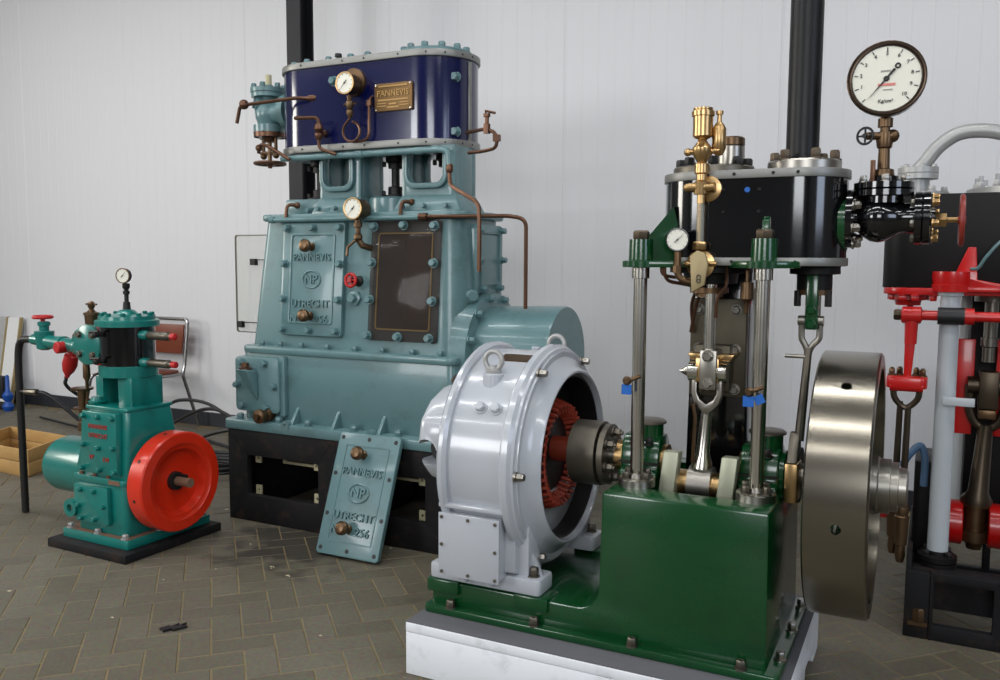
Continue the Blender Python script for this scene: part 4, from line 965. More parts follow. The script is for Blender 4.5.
# inside: field frame, windings, armature
ob('field_frame', G().ring((-1.62, YC, GZ), 'x', [(0, .25), (0, .345), (.22, .345), (.22, .25)], 48), m_dark, gen)
ob('bore_lining', G().ring((-1.42, YC, GZ), 'x', [(0, .322), (0, .334), (.128, .334), (.128, .322)], 56), m_dark, gen)  # dark ring added to put shade into the pale bore
am = ob('armature', G().lathe((-1.66, YC, GZ), 'x', [(0, .13), (.20, .14), (.21, .16), (.29, .16), (.295, .09), (.30, .0001)], 40), m_dark, gen)
wd = []
for i in range(36):
    a = 2*PI*i/36; d0 = Vector((0, math.cos(a), math.sin(a))); d1 = Vector((0, math.cos(a+.16), math.sin(a+.16)))
    c0 = Vector((-1.34, YC, GZ))
    key = ob('winding', G().tube([c0+d0*.158+Vector((-.05, 0, 0)), c0+d0*.178+Vector((.012, 0, 0)), c0+d1*.20+Vector((.02, 0, 0)), c0+d1*.225+Vector((-.05, 0, 0))], .0095, 6), m_coil, am)
ob('shaft', G().cyl((-1.40, YC, ZC), (-1.255, YC, ZC), .052, None, 24), m_shaftred, am)
for i in range(6):
    a = i*PI/3+.3; d0 = Vector((0, math.cos(a), math.sin(a)))
    ob('field_coil', G().obox(Vector((-1.50, YC, GZ))+d0*.27, (.20, 0, 0), d0*.06, Vector((0, -d0.z, d0.y))*.13), m_shaftred, gen, .012)
# feet
for s in (-1, 1):
    yf = YC+s*.30
    ft = ob('foot', G().prism(rrect(-1.745, -1.265, min(yf-s*.08, yf+s*.055), max(yf-s*.08, yf+s*.055), .02, 4), 'z', .342, .405), m_gen, gen, .010)
    for x in (-1.70, -1.31): bolts(ft, [(x, yf+s*.01, .405)], 'z', .02, .03, m_steeldk)
    for x in (-1.665, -1.352):
        ob('foot_rib', G().prism([(YC+s*.33, .40), (YC+s*.33, .62), (YC+s*.28, .66), (YC+s*.2, .40)], 'x', x-.022 if x < -1.5 else x-.02, x+.03), m_gen, ft, .006)
    if s < 0: ob('foot_web', G().add([(-1.345, 2.92, .40), (-1.345, 2.94, .40), (-1.275, 2.92, .40), (-1.275, 2.94, .40), (-1.345, 2.92, .53), (-1.345, 2.94, .53)], [(0, 2, 4), (1, 5, 3), (0, 1, 3, 2), (2, 3, 5, 4), (0, 4, 5, 1)]), m_gen, ft, .003)
ob('saddle', G().prism([(2.90, .405), (2.86, .42), (2.86, .655), (2.95, .66), (3.49, .66), (3.58, .655), (3.58, .405)], 'x', -1.655, -1.365), m_gen, gen, .006)
# terminal box
tb = ob('terminal_box', G().box(-1.655, -1.405, 2.80, 2.88, .395, .635), m_gen, gen, .006)
lid = ob('box_lid', G().box(-1.66, -1.40, 2.792, 2.802, .392, .638), m_gen, tb, .003)
bolts(lid, [(x, 2.792, z) for x, z in ((-1.645, .622), (-1.53, .622), (-1.415, .622), (-1.645, .515), (-1.415, .515), (-1.645, .408), (-1.53, .408), (-1.415, .408))], '-y', .007, .006, m_steeldk, name='screw', washer=False)
ob('box_shelf', G().box(-1.665, -1.37, 2.80, 2.90, .655, .675), m_gen, gen, .006)
for x in (-1.57, -1.46): ob('cable_gland', G().lathe((x, 2.84, .395), '-z', [(0, .022), (.02, .022), (.024, .016), (.03, .016)], 12), m_gen, tb)
bolts(yk, [(x, YC-.352, GZ+.23) for x in (-1.515, -1.45)], (0, -.84, .54), .020, .02, m_gen)
# eye bolts on bosses
for xx, yy, zz in ((-1.515, 2.97, 1.13), (-1.44, 3.42, 1.16)):
    bs = ob('eye_boss', G().lathe((xx, yy, zz-.08), 'z', [(0, .052), (.11, .040), (.114, .034)], 20), m_gen, gen)
    ob('eye_bolt', G().lathe((xx, yy, zz+.034), 'z', [(0, .032), (.012, .032), (.015, .016), (.03, .014)], 14).torus((xx, yy, zz+.082), 'y', .036, .0105, 24, 8), m_greypaint, bs)
ob('rating_plate', G().obox((-1.475, 3.09, GZ+.4005), (.12, 0, 0), (0, .0572, .0181), (0, -.0018, .006)), m_oldbrass, gen)
ob('top_plug', G().hexn((-1.475, 3.28, GZ+.41), 'z', .018, .02), m_gen, gen)

# ================================================================== SMALL TEAL ENGINE WITH RED FLYWHEEL
sm = thing('steam_engine', 'small teal steam engine with bright red flywheel and black cylinder', 'steam engine', (-4.04, 3.41, 0), None, -.02)
ob('base_slab', G().box(-4.345, -3.71, 3.06, 3.73, 0, .048), m_frameblk, sm, .004)
sf = ob('foot_flange', G().prism(rrect(-4.295, -3.765, 3.12, 3.70, .01, 3), 'z', .048, .098), m_smallteal, sm, .006)
ob('flange_dust', G().prism(rrect(-4.285, -3.775, 3.13, 3.69, .01, 3), 'z', .0985, .1005), m_rust, sf)
bolts(sf, [(x, 3.145, .10) for x in (-4.255, -4.03, -3.81)]+[(-3.785, y, .10) for y in (3.35, 3.6)], 'z', .018, .02, m_greypaint)
ob('lower_body', G().prism(rrect(-4.215, -3.815, 3.16, 3.66, .03, 4), 'z', .10, .385), m_smallteal, sm, .006)
lg = ob('body_ledge', G().prism(rrect(-4.235, -3.80, 3.145, 3.675, .03, 4), 'z', .38, .412), m_smallteal, sm, .006)
bolts(lg, [(x, 3.165, .412) for x in (-4.17, -4.06, -3.95)], 'z', .013, .016, m_rust)
ob('ledge_dirt', G().box(-3.93, -3.84, 3.143, 3.148, .385, .408), m_rust, lg)
ub = ob('upper_body', G().prism(rrect(-4.165, -3.80, 3.165, 3.55, .02, 4), 'z', .41, .785, rrect(-4.125, -3.80, 3.18, 3.47, .02, 4)), m_smallteal, sm, .006)
ob('body_rib', G().prism([(-4.235, .41), (-4.15, .41), (-4.12, .70), (-4.135, .70)], 'y', 3.17, 3.20), m_smallteal, ub, .004)
d1 = ob('lower_door', G().prism(rrect(-4.20, -3.925, .155, .362, .012, 4), 'y', 3.13, 3.162), m_smallteal, sm, .005)
bolts(d1, [(x, 3.13, z) for x, z in ((-4.14, .335), (-4.03, .335), (-3.955, .26), (-4.16, .245), (-4.14, .175), (-4.03, .18))], '-y', .013, .018, m_smallteal)
ob('drain_flange', G().ring((-4.222, 3.13, .22), '-y', [(-.03, .022), (.015, .022), (.015, .05), (-.03, .05)], 20), m_smallteal, d1)
ob('drain_bore', G().lathe((-4.222, 3.145, .22), '-y', [(0, .022), (.008, .022)], 14), m_rust, d1)
d2 = ob('name_door', G().prism([(-4.115, .775), (-3.845, .775), (-3.845, .435), (-4.145, .435)], 'y', 3.135, 3.185), m_smallteal, sm, .006)
g = G(); m_redp = mat('lettering_red', (150, 52, 46), .5)
g.text('PANNEVIS', (-3.985, 3.134, .695), (1, 0, 0), (0, 0, 1), .033, .006)
ob('lettering', g, m_redp, d2); ob('lettering', G().text('UTRECHT', (-3.985, 3.134, .645), (1, 0, 0), (0, 0, 1), .034, .006), m_redp, d2)
ob('lettering', G().text('N\u00ba', (-4.04, 3.134, .525), (1, 0, 0), (0, 0, 1), .034, .006), m_redp, d2)
ob('lettering', G().text('110', (-3.93, 3.134, .52), (1, 0, 0), (0, 0, 1), .034, .006), m_redp, d2)
bolts(d2, [(x, 3.135, z) for x, z in ((-4.095, .75), (-3.98, .75), (-3.865, .75), (-4.105, .59), (-3.985, .58), (-3.865, .59), (-4.12, .46), (-3.98, .46), (-3.86, .46))], '-y', .014, .02, m_smallteal)
ob('frame_top', G().prism(rrect(-4.135, -3.795, 3.17, 3.48, .015, 3), 'z', .78, .80), m_smallteal, sm, .006)
# neck with open window
SCX, SCY = -3.985, 3.345
for xa, xb in ((-.145, -.085), (.035, .145)):
    ob('neck_post', G().box(SCX+xa, SCX+xb, SCY-.105, SCY+.105, .79, .955), m_smallteal, sm, .006)
ob('crosshead', G().lathe((SCX, SCY, .79), 'z', [(0, .05), (.06, .05), (.065, .03), (.17, .03)], 16), m_rust, sm)
ob('neck_foot', G().lathe((-4.10, 3.225, .80), 'z', [(0, .04), (.015, .05), (.02, .035), (.04, .03)], 16), m_smallteal, sm)
ob('lower_ring', G().lathe((SCX, SCY, .95), 'z', [(0, .145), (.005, .155), (.06, .155), (.065, .145)], 40), m_smallteal, sm)
ob('cylinder', G().lathe((SCX, SCY, 1.0), 'z', [(0, .143), (.235, .143)], 48), m_black, sm)
lid = ob('cylinder_lid', G().lathe((SCX, SCY, 1.23), 'z', [(0, .168), (.03, .168), (.034, .160), (.036, .15), (.055, .148), (.06, .12), (.065, .06), (.085, .04), (.09, .02)], 44), m_smallteal, sm)
bolts(lid, circ((SCX, SCY, 1.285), 'z', .13, 10, .1), 'z', .014, .016, m_smallteal)
gt = ob('gauge_riser', G().lathe((SCX, SCY, 1.31), 'z', [(0, .022), (.05, .018), (.052, .012), (.09, .012), (.095, .018), (.11, .018), (.115, .01), (.13, .02), (.15, .02), (.155, .009)], 12), m_dark, sm)
gauge(sm, (SCX, SCY-.02, 1.505), (.3, -1, 0), .042, .03, m_dark, m_oldbrass, .7)
# indicator cocks with red caps on the right of the cylinder
for z in (1.185, 1.035):
    ic = ob('indicator_cock', G().lathe((SCX+.13, SCY-.02, z), 'x', [(0, .018), (.07, .018), (.072, .022), (.21, .024), (.215, .017), (.235, .017)], 14), m_steeldk, sm)
    ob('cap', G().lathe((SCX+.365, SCY-.02, z), 'x', [(0, .018), (.028, .018), (.032, .012)], 14), m_redtop, ic)
    ob('cock_seat', G().lathe((SCX+.12, SCY-.02, z), 'x', [(0, .026), (.055, .026), (.07, .016)], 12), m_smallteal, ic)
for z in (1.19, 1.045):
    ob('small_tap', G().lathe((SCX-.03, SCY-.13, z), (-.3, -1, 0), [(0, .014), (.03, .014), (.035, .02), (.05, .02), (.06, .01)], 10).cyl((SCX-.09, SCY-.17, z+.01), (SCX+.01, SCY-.19, z+.02), .008, None, 8), m_dark, sm)
# valve chest with oval cover
vc = ob('valve_chest', G().lathe((-4.19, 3.46, 1.115), '-y', [(0, .10), (.20, .10)], 32), m_smallteal, sm)
ob('gasket_ring', G().lathe((-4.145, 3.285, 1.115), '-y', [(0, .11), (.018, .11)], 32), m_red, vc)
cvp = ob('chest_cover', G().lathe((-4.195, 3.27, 1.12), '-y', [(0, .112), (.028, .112), (.032, .106)], 32), m_smallteal, vc)
bolts(cvp, circ((-4.195, 3.24, 1.12), '-y', .078, 4, PI/4), '-y', .017, .016, m_steeldk)
pf_ = ob('pipe_flange', G().lathe((-4.335, 3.34, 1.115), '-y', [(0, .085), (.028, .085)], 28), m_smallteal, vc)
bolts(pf_, circ((-4.335, 3.312, 1.115), '-y', .06, 4, PI/4), '-y', .015, .014, m_steeldk)
g = G().tube([(-4.36, 3.34, 1.09), (-4.60, 3.38, 1.095), (-4.76, 3.40, 1.10)], .040, 14).sph((-4.40, 3.345, 1.09), .05, 14, 10).lathe((-4.57, 3.375, 1.095), (-1, .15, 0), [(0, .046), (.05, .046)], 14)
ob('inlet_pipe', g, m_smallteal, vc)
ob('red_plug', G().lathe((-4.52, 3.34, 1.082), (-.1, -1, 0), [(0, .034), (.05, .034), (.055, .028)], 18), m_redtop, vc)
vv = ob('inlet_valve', G().lathe((-4.79, 3.40, 1.045), 'z', [(0, .02), (.01, .045), (.07, .05), (.10, .056), (.115, .056), (.12, .028), (.145, .028), (.15, .036), (.17, .036), (.175, .02)], 18).tube([(-4.72, 3.395, 1.10), (-4.90, 3.405, 1.105)], .034, 12), m_smallteal, sm)
q = Vector((-4.80, 3.40, 1.245)); g = G().torus(q, 'z', .05, .011, 28, 8).lathe(q-Vector((0, 0, .03)), 'z', [(0, .012), (.04, .014)], 10)
for i in range(4): g.tube([q, q+Vector((math.cos(i*PI/2+.4), math.sin(i*PI/2+.4), 0))*.05], .008, 6)
ob('valve_wheel', g, m_redtop, vv)
ob('oil_pot', G().lathe((-4.30, 3.36, 1.20), 'z', [(0, .018), (.02, .018), (.025, .036), (.075, .04), (.077, .045), (.09, .045), (.095, .026), (.11, .012), (.125, .02), (.145, .02), (.155, .008)], 16).cyl((-4.345, 3.36, 1.338), (-4.255, 3.36, 1.338), .006, None, 6), m_oldbrass, sm)
# dark exhaust pipe that bends down to the floor
ob('down_pipe', G().tube(fillet([(-4.88, 3.405, 1.105), (-5.03, 3.40, 1.10), (-5.055, 3.40, 1.0), (-5.06, 3.406, .005)], .09), .022, 12), m_dark, sm)
ob('drip_tube', G().lathe((-4.255, 3.28, 1.03), '-z', [(0, .016), (.05, .02), (.10, .02), (.12, .01), (.22, .008), (.225, .013), (.28, .013)], 10), m_oldbrass, sm)
ob('drip_cup', G().lathe((-4.30, 3.28, .62), 'z', [(0, .03), (.05, .03), (.055, .02), (.12, .024), (.125, .05), (.135, .05), (.14, .022), (.23, .026), (.235, .058), (.247, .062), (.25, .025)], 18), m_oldbrass, sm)
# housing drum on the left of the crankcase
ob('drum', G().lathe((-4.18, 3.41, .37), '-x', [(0, .165), (.44, .165), (.475, .155), (.48, .14), (.485, .0001)], 40), m_smallteal, sm)
ob('drum_flange', G().lathe((-4.19, 3.41, .40), '-x', [(0, .20), (.03, .20)], 36), m_smallteal, sm)
# red flywheel with dished face
FW = ob('flywheel', G().lathe((-3.775, 3.41, .372), 'x', [(0, .26), (.004, .276), (.10, .276), (.108, .268), (.110, .215), (.102, .205), (.098, .185), (.055, .165), (.045, .07), (.05, .045), (.06, .04)], 72), m_redfly, sm)
for i in range(8):
    a = i*PI/4+.2; d0 = Vector((0, math.cos(a), math.sin(a)))
    ob('balance_hole', G().lathe(Vector((-3.725, 3.41, .372))+d0*.2725, tuple(d0), [(0, .010), (.0045, .010)], 10), m_ink, FW)
for a in (PI*1.02, .15): ob('face_hole', G().lathe((-3.732, 3.41+.125*math.cos(a), .372+.125*math.sin(a)), 'x', [(0, .009), (.006, .009)], 10), m_ink, FW)
ob('shaft', G().cyl((-3.80, 3.41, .372), (-3.60, 3.41, .372), .026, None, 18), m_rust, FW)
ob('key_collar', G().ring((-3.725, 3.41, .372), 'x', [(0, .027), (0, .052), (.025, .05), (.025, .027)], 24), m_ink, FW)
ob('shaft_key', G().box(-3.70, -3.635, 3.41, 3.425, .395, .412), m_ink, FW)

# ================================================================== RED AND BLACK ENGINE ON THE RIGHT
rd_ = thing('steam_engine', 'red and black steam engine with white columns at the right edge', 'steam engine', (.55, 4.45, 0))
g = G()
for y0, y1 in ((3.99, 4.03), (4.87, 4.91)):
    g.box(-.052, .045, y0, y1, 0, .29)
    for xa, xb in ((.045, .30), (.30, .56), (.56, .82), (.82, 1.08)):
        g.plate_hole(rrect(xa, xb, 0, .295, .001, 3), rrect(xa+.015, xb-.02, .065, .255, .004, 3), 'y', y0, y1)
g.box(-.052, -.03, 4.03, 4.87, 0, .35); g.box(1.06, 1.08, 4.03, 4.87, 0, .295)
g.box(-.03, 1.06, 4.03, 4.10, .27, .295); g.box(-.03, 1.06, 4.80, 4.87, .27, .295)
g.box(.045, .055, 3.985, 4.03, 0, .30)
rb = ob('base_frame', g, m_frameblk, rd_, .003)
ob('inner_plate', G().box(.06, 1.06, 4.10, 4.115, .10, .27), m_frameblk, rb)
ob('clamp_nut', G().hexn((.005, 4.0, .07), 'z', .025, .06).box(-.035, .04, 3.985, 4.02, .055, .072), m_oldbrass, rb)
ob('sump', G().prism(rrect(-.04, .065, 4.22, 4.55, .03, 4), 'z', .295, .72), m_blackmat, rd_, .01)
for x, y in ((.066, 4.12), (.46, 4.12), (.16, 4.75)):
    c = ob('column', G().lathe((x, y, .33), 'z', [(0, .042), (1.13, .038), (1.132, .05), (1.18, .05)], 28), m_colwhite, rd_)
    f = ob('column_foot', G().lathe((x, y, .29), 'z', [(0, .078), (.022, .078), (.024, .07), (.028, .078), (.05, .078), (.055, .05), (.07, .048)], 32), m_blackmat, c)
    bolts(f, circ((x, y, .34), 'z', .06, 4, PI/4), 'z', .014, .02, m_dark)
    b = ob('column_socket', G().lathe((x, y, 1.478), 'z', [(0, .072), (.03, .075), (.032, .07), (.06, .075), (.085, .073)], 28), m_red, rd_)
    if y < 4.3:
        ob('socket_gusset', G().prism([(x+.03, 1.478), (x+.22, 1.485), (x+.20, 1.51), (x+.095, 1.53), (x+.085, 1.665), (x+.055, 1.665), (x+.01, 1.55)], 'y', y-.03, y-.005), m_red, b, .004)
        ob('socket_plate', G().box(x-.03, x+.22, y-.04, y+.15, 1.478, 1.50), m_red, b, .005)
cy = ob('cylinder_block', G().prism(rrect(-.205, 1.12, 4.12, 4.80, .10, 6), 'z', 1.49, 1.89), m_blackmat, rd_, .004)
bp = ob('bottom_plate', G().prism(rrect(-.20, 1.12, 4.115, 4.80, .10, 6), 'z', 1.462, 1.492), m_red, rd_, .004)
bolts(bp, [(-.12, 4.14, 1.462), (-.07, 4.13, 1.462), (-.16, 4.2, 1.462), (.0, 4.14, 1.462)], '-z', .017, .022, m_red)
ob('valve_gland', G().lathe((-.10, 4.25, 1.462), '-z', [(0, .085), (.025, .085), (.03, .055), (.05, .05)], 24), m_red, rd_)
ob('spindle', G().cyl((-.09, 4.25, 1.42), (-.09, 4.25, 1.06), .014, None, 10), m_rod, rd_)
# rocking shaft, lever and drag link
rs = ob('rocking_shaft', G().cyl((-.115, 4.06, 1.378), (1.0, 4.06, 1.378), .021, None, 18).lathe((-.118, 4.06, 1.378), 'x', [(0, .03), (.005, .036), (.075, .036), (.08, .024)], 20), m_red, rd_)
ob('sleeve', G().cyl((.02, 4.06, 1.378), (.12, 4.06, 1.378), .036, None, 20), m_cable, rs)
ob('sleeve_ring', G().cyl((.12, 4.06, 1.378), (.155, 4.06, 1.378), .034, None, 20), m_red, rs)
ob('shaft_nut', G().hexn((-.118, 4.06, 1.378), '-x', .026, .03), m_rod, rs)
ob('lever', G().prism([(-.105, 1.38), (-.055, 1.38), (-.06, 1.25), (-.072, 1.07), (-.098, 1.07), (-.10, 1.25)], 'y', 4.045, 4.075), m_red, rs, .004)
ob('lever_boss', G().cyl((-.078, 4.06, 1.37), (-.078, 4.06, 1.255), .027, .024, 16), m_red, rs)
fk2 = ob('link_head', G().prism(rrect(-.165, -.005, 4.02, 4.14, .03, 4), 'z', 1.065, 1.115), m_red, rd_, .006)
ob('link_pin', G().cyl((-.15, 4.045, 1.075), (-.02, 4.045, 1.075), .024, None, 16), m_red, fk2)
bolts(fk2, [(-.145, 4.08, 1.115), (-.115, 4.11, 1.115), (-.05, 4.11, 1.115), (-.025, 4.08, 1.115)], 'z', .014, .025, m_oldbrass, stud=.01)
g = G()
for s in (-1, 1): g.tube(fillet([(-.085+s*.05, 4.07, 1.07), (-.085+s*.05, 4.07, 1.02), (-.085+s*.02, 4.08, .985), (-.085, 4.08, .975)], .04), .013, 8)
ob('fork', g, m_rod, fk2)
for dx, dy in ((.005, 0), (-.03, .12)):
    er = ob('eccentric_rod', G().tube([(-.08+dx, 4.08+dy, .985), (-.085+dx, 4.09+dy, .55)], [.013, .016], 10), m_rod, rd_)
    ob('rod_end', G().lathe((-.085+dx, 4.09+dy, .56), '-z', [(0, .02), (.03, .03), (.06, .024), (.065, .03), (.19, .026), (.195, .018), (.24, .022), (.27, .015)], 12), m_oldbrass, er)
# slipper guide, rod, crank
ob('standard', G().box(.16, .40, 4.52, 4.70, .30, 1.47), m_blackmat, rd_, .01)
ob('slide_plate', G().box(.098, .18, 4.38, 4.42, .83, 1.26), m_red, rd_, .004)
ob('slide_plate', G().box(.265, .35, 4.38, 4.42, .83, 1.26), m_red, rd_, .004)
pr = ob('piston_rod', G().lathe((.235, 4.40, 1.46), '-z', [(0, .07), (.03, .07), (.032, .028), (.19, .028), (.192, .036), (.23, .036), (.235, .028), (.30, .028)], 20), m_rod2, rd_)
xh2 = ob('crosshead', G().box(.198, .275, 4.30, 4.40, .96, 1.125), m_rod, rd_, .006)
ob('crosshead_key', G().box(.20, .27, 4.31, 4.40, .915, .955), m_oldbrass, xh2, .004)
ob('crosshead_pin', G().cyl((.155, 4.35, 1.06), (.315, 4.35, 1.06), .04, None, 18), m_rod, xh2)
g = G()
for s in (-1, 1): g.tube(fillet([(.235+s*.07, 4.35, 1.06), (.235+s*.07, 4.35, .95), (.235+s*.045, 4.35, .89), (.235, 4.35, .86)], .06), .02, 10)
g.lathe((.235, 4.35, .885), (-.02, 0, -.4), [(0, .03), (.30, .042), (.33, .055), (.36, .055)], 16)
cr2 = ob('connecting_rod', g, m_rod, rd_)
be2 = ob('big_end', G().lathe((.215, 4.38, .56), '-z', [(0, .05), (.02, .066), (.05, .066), (.052, .045), (.16, .045), (.162, .066), (.21, .066), (.215, .04), (.25, .03)], 20), m_oldbrass, cr2)
for x0, x1 in ((.075, .165), (.265, .40)):
    ob('crank_web', G().lathe((x0, 4.38, .425), 'x', [(0, .095), (.004, .1), (x1-x0-.004, .1), (x1-x0, .095)], 36), m_red, rd_)
ob('column_strap', G().box(.055, .175, 4.066, 4.078, 1.0, 1.035), m_colwhite, rd_, .002)
ob('red_bearing', G().box(-.20, -.10, 4.30, 4.42, .42, .50), m_red, rd_, .006)
# top of the cylinder: flanges and bent silver pipe
tf2 = ob('outlet_flange', G().lathe((-.088, 4.42, 1.89), 'z', [(0, .13), (.025, .13), (.027, .05), (.085, .05), (.087, .085), (.11, .085), (.112, .082), (.114, .085), (.138, .085), (.14, .05)], 32), m_greypaint, rd_)
bolts(tf2, circ((-.088, 4.42, 2.028), 'z', .068, 6, .3), 'z', .013, .012, m_greypaint)
bolts(tf2, circ((-.088, 4.42, 1.915), 'z', .11, 6, .6), 'z', .016, .022, m_greypaint)
tp2 = ob('cylinder_head', G().lathe((.40, 4.42, 1.89), 'z', [(0, .29), (.03, .29), (.033, .28), (.035, .1)], 44), m_greypaint, rd_)
bolts(tp2, circ((.40, 4.42, 1.92), 'z', .25, 14, .1), 'z', .019, .025, m_greypaint, stud=.03)
ob('bent_pipe', G().tube(spline([(-.088, 4.42, 2.02), (-.055, 4.42, 2.06), (-.01, 4.42, 2.12), (.06, 4.42, 2.17), (.14, 4.42, 2.182), (.24, 4.42, 2.165), (.40, 4.42, 2.10), (.55, 4.42, 2.02), (.62, 4.42, 1.90)]), .032, 16), m_greypaint, rd_)
ob('grease_tube', G().tube(spline([(.135, 4.07, 1.575), (.16, 4.05, 1.58), (.19, 4.04, 1.63), (.25, 4.04, 1.70), (.40, 4.05, 1.80)]), .007, 6), m_teal, rd_)
g = G().tube(spline([(-.09, 4.17, .70), (-.06, 4.16, .76), (-.02, 4.16, .80), (.0, 4.17, .74), (.0, 4.18, .62)]), .016, 8)
solo('hose', 'short blue-grey hose hanging at the foot of the white column', 'hose', (-.03, 4.17, .6), g, mat('hose_blue_grey', (70, 100, 130), .5))

# ================================================================== SMALL THINGS AT THE LEFT
# tubular chair with brown shell behind the small engine
ch = thing('chair', 'tubular steel chair with brown seat and back against the wall', 'chair', (-6.65, 5.72, 0))
ob('seat', G().prism(rrect(-7.0, -6.32, 5.47, 5.92, .10, 5), 'z', .525, .548), m_seat, ch, .008)
ob('backrest', G().prism([(-6.98, .70), (-6.36, .70), (-6.31, .98), (-7.02, .98)], 'y', 5.93, 5.95), m_seat, ch, .006)
for s, x in ((-1, -7.03), (1, -6.28)):
    ob('leg', G().tube(fillet([(x, 5.95, 1.0), (x-s*.02, 5.92, .60), (x-s*.03, 5.90, .51), (x+s*.06, 6.0, .01)], .08), .016, 8), m_chrome, ch)
    ob('leg', G().tube(fillet([(x-s*.03, 5.90, .515), (x-s*.03, 5.45, .515), (x+s*.05, 5.38, .01)], .06), .016, 8), m_chrome, ch)
ob('back_rail', G().tube(fillet([(-7.03, 5.95, .99), (-7.02, 5.95, 1.03), (-6.29, 5.95, 1.03), (-6.28, 5.95, .99)], .03), .016, 8), m_chrome, ch)
# pale wooden crate
cr_ = thing('crate', 'small pale wooden crate on the floor beside the wall', 'crate', (-6.05, 4.25, 0), None, .0)
A, B_, C_ = Vector((-5.85, 3.99, 0)), Vector((-6.60, 4.03, 0)), Vector((-6.06, 4.47, 0))
D_ = B_+C_-A; H = Vector((0, 0, .235))
def board(p, q, z0, z1, th, nm):
    p, q = Vector(p), Vector(q); d = (q-p); n = Vector((-d.y, d.x, 0)).normalized()*th
    g = G().obox((p+q)/2+Vector((0, 0, (z0+z1)/2)), d, n, Vector((0, 0, z1-z0))); return ob(nm, g, m_wood, cr_, .003)
for (p, q) in ((A, B_), (A, C_), (C_, D_), (B_, D_)):
    board(p, q, .012, .108, .018, 'side_board'); board(p, q, .112, .205, .018, 'side_board')
ob('floor_board', G().prism([(A.x, A.y), (B_.x, B_.y), (D_.x, D_.y), (C_.x, C_.y)], 'z', .0, .012), m_wood, cr_)
# dark steel angle lying by the crate
solo('steel_angle', 'short dark steel angle lying on the floor behind the crate', 'metal bar', (-7.0, 4.75, 0), G().prism([(4.70, 0), (4.84, 0), (4.84, .015), (4.715, .015), (4.715, .06), (4.70, .06)], 'x', -7.9, -6.72), m_frameblk)
# two white boards leaning on the wall
for i, (x, lb) in enumerate(((-9.14, 'white board leaning on the wall, outer left of two'), (-8.92, 'white board leaning on the wall nearest the blue clamp'))):
    t = thing('board', lb, 'board', (x, 5.8, 0), 'white boards leaning on the wall')
    ob('sheet', G().add([(x-.5, 5.86, 0), (x+.08, 5.86, 0), (x+.08, 5.88, 0), (x-.5, 5.88, 0), (x-.5, 6.04, .95), (x+.06, 6.04, .95), (x+.06, 6.06, .95), (x-.5, 6.06, .95)], [(0, 1, 2, 3), (4, 7, 6, 5), (0, 4, 5, 1), (1, 5, 6, 2), (2, 6, 7, 3), (3, 7, 4, 0)]), m_board, t)
    ob('edge_strip', G().add([(x+.08, 5.85, 0), (x+.10, 5.85, 0), (x+.10, 5.885, 0), (x+.08, 5.885, 0), (x+.06, 6.03, .955), (x+.08, 6.03, .955), (x+.08, 6.065, .955), (x+.06, 6.065, .955)], [(0, 1, 2, 3), (4, 7, 6, 5), (0, 4, 5, 1), (1, 5, 6, 2), (2, 6, 7, 3), (3, 7, 4, 0)]), m_boardedge, t)
# blue clamp at the frame's left edge
g = G().lathe((-8.62, 5.70, .0), 'z', [(0, .04), (.02, .05), (.05, .06), (.08, .04), (.10, .03), (.13, .05), (.17, .055), (.20, .035), (.22, .022), (.36, .02), (.38, .012)], 16)
bc = thing('pipe_clamp', 'bright blue clamp standing on the floor at the wall', 'clamp', (-8.62, 5.70, 0))
ob('body', g, m_bluepl, bc); ob('jaw', G().box(-8.85, -8.68, 5.68, 5.76, .12, .36), m_cable, bc, .02); ob('jaw', G().box(-8.90, -8.70, 5.70, 5.76, .0, .08), m_cable, bc, .02)
# power lead with red plug hanging from the small engine
pw = thing('power_lead', 'black power lead with red plug hanging behind the small teal engine', 'power lead', (-4.55, 3.6, .0))
g = G().tube(spline([(-4.67, 3.46, .885), (-4.69, 3.50, .80), (-4.70, 3.85, .55), (-5.1, 4.3, .30), (-5.8, 4.9, .12), (-6.8, 5.3, .03), (-7.9, 5.55, .02)]), .011, 8)
ob('cable', g, m_cable, pw)
ob('plug', G().lathe((-4.585, 3.45, 1.055), (-.40, .02, -1), [(0, .026), (.03, .03), (.04, .04), (.10, .044), (.14, .034), (.165, .018), (.185, .012)], 16), m_redtop, pw)
pl2 = thing('hose', 'black hose running from the dark bent pipe to the floor', 'hose', (-4.9, 3.4, 0))
ob('hose_tube', G().tube(spline([(-5.03, 3.41, .775), (-4.92, 3.44, .775), (-4.84, 3.46, .76), (-4.74, 3.52, .66), (-4.60, 3.65, .45), (-4.50, 3.85, .12), (-4.45, 4.1, .015)]), .012, 8), m_cable, pl2)
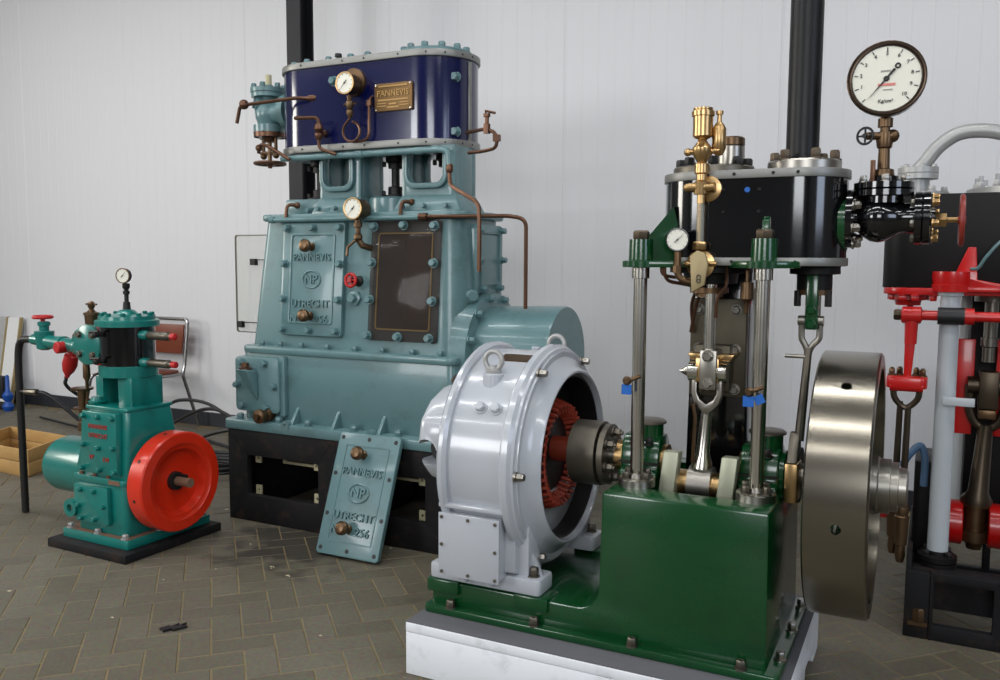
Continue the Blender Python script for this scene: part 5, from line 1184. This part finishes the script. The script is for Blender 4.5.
ob('clip', G().lathe((-5.0, 3.415, .776), (1, .25, 0), [(0, .017), (.06, .017), (.065, .02), (.09, .02)], 8), m_steeldk, pl2)
# tangle of black cables behind the big engine
lb = ['upper black cable arching from the small engine to the big engine', 'black cable crossing low on the floor beside the black base', 'black cable looping close to the black base corner', 'black cable lying flat along the skirting']
pts = [[(-5.9, 5.3, .32), (-5.6, 5.2, .42), (-5.2, 5.1, .44), (-4.8, 4.95, .36), (-4.5, 4.8, .18), (-4.4, 4.7, .02)],
       [(-6.3, 5.6, .02), (-5.9, 5.35, .15), (-5.4, 5.15, .34), (-5.0, 5.0, .42), (-4.6, 4.85, .36), (-4.2, 4.75, .20), (-4.0, 4.95, .02)],
       [(-5.2, 4.75, .02), (-5.0, 4.7, .16), (-4.75, 4.65, .30), (-4.4, 4.62, .38), (-4.15, 4.6, .30), (-4.0, 4.65, .08), (-4.05, 5.0, .02)],
       [(-6.6, 5.7, .015), (-5.8, 5.55, .02), (-5.0, 5.3, .02), (-4.6, 5.1, .02), (-4.2, 5.2, .02)]]
for p, l_ in zip(pts, lb):
    solo('cable', l_, 'cable', p[-1], G().tube(spline(p), .014, 8), m_cable, 'black cables behind the machines')
for k, (x, y) in enumerate(((-4.9, 4.9), (-4.72, 4.7))):
    solo('cable', ('coiled black cable on the floor behind the red flywheel, wider coil', 'coiled black cable on the floor behind the red flywheel, smaller coil')[k], 'cable', (x, y, 0),
         G().tube([(x+(.32-.05*k)*math.cos(t)*(1+.08*math.sin(3*t)), y+(.24-.03*k)*math.sin(t), .018+.012*t/3+.02*k) for t in [i*.25 for i in range(50)]], .014, 6), m_cable, 'black cables behind the machines')
# dark scrap on the paving
q = [(0, 0), (.03, .02), (.045, .008), (.06, .036), (.075, .012), (.10, .04), (.105, .016), (.15, .014), (.11, -.012), (.08, -.004), (.06, -.02), (.03, -.008)]
solo('leaf_scrap', 'small dark dry scrap lying on the paving in front', 'scrap', (-2.88, 2.585, 0), G().prism([(-2.925+a*.6, 2.565+b*1.6+a*.33) for a, b in q], 'z', .001, .011), m_ink)
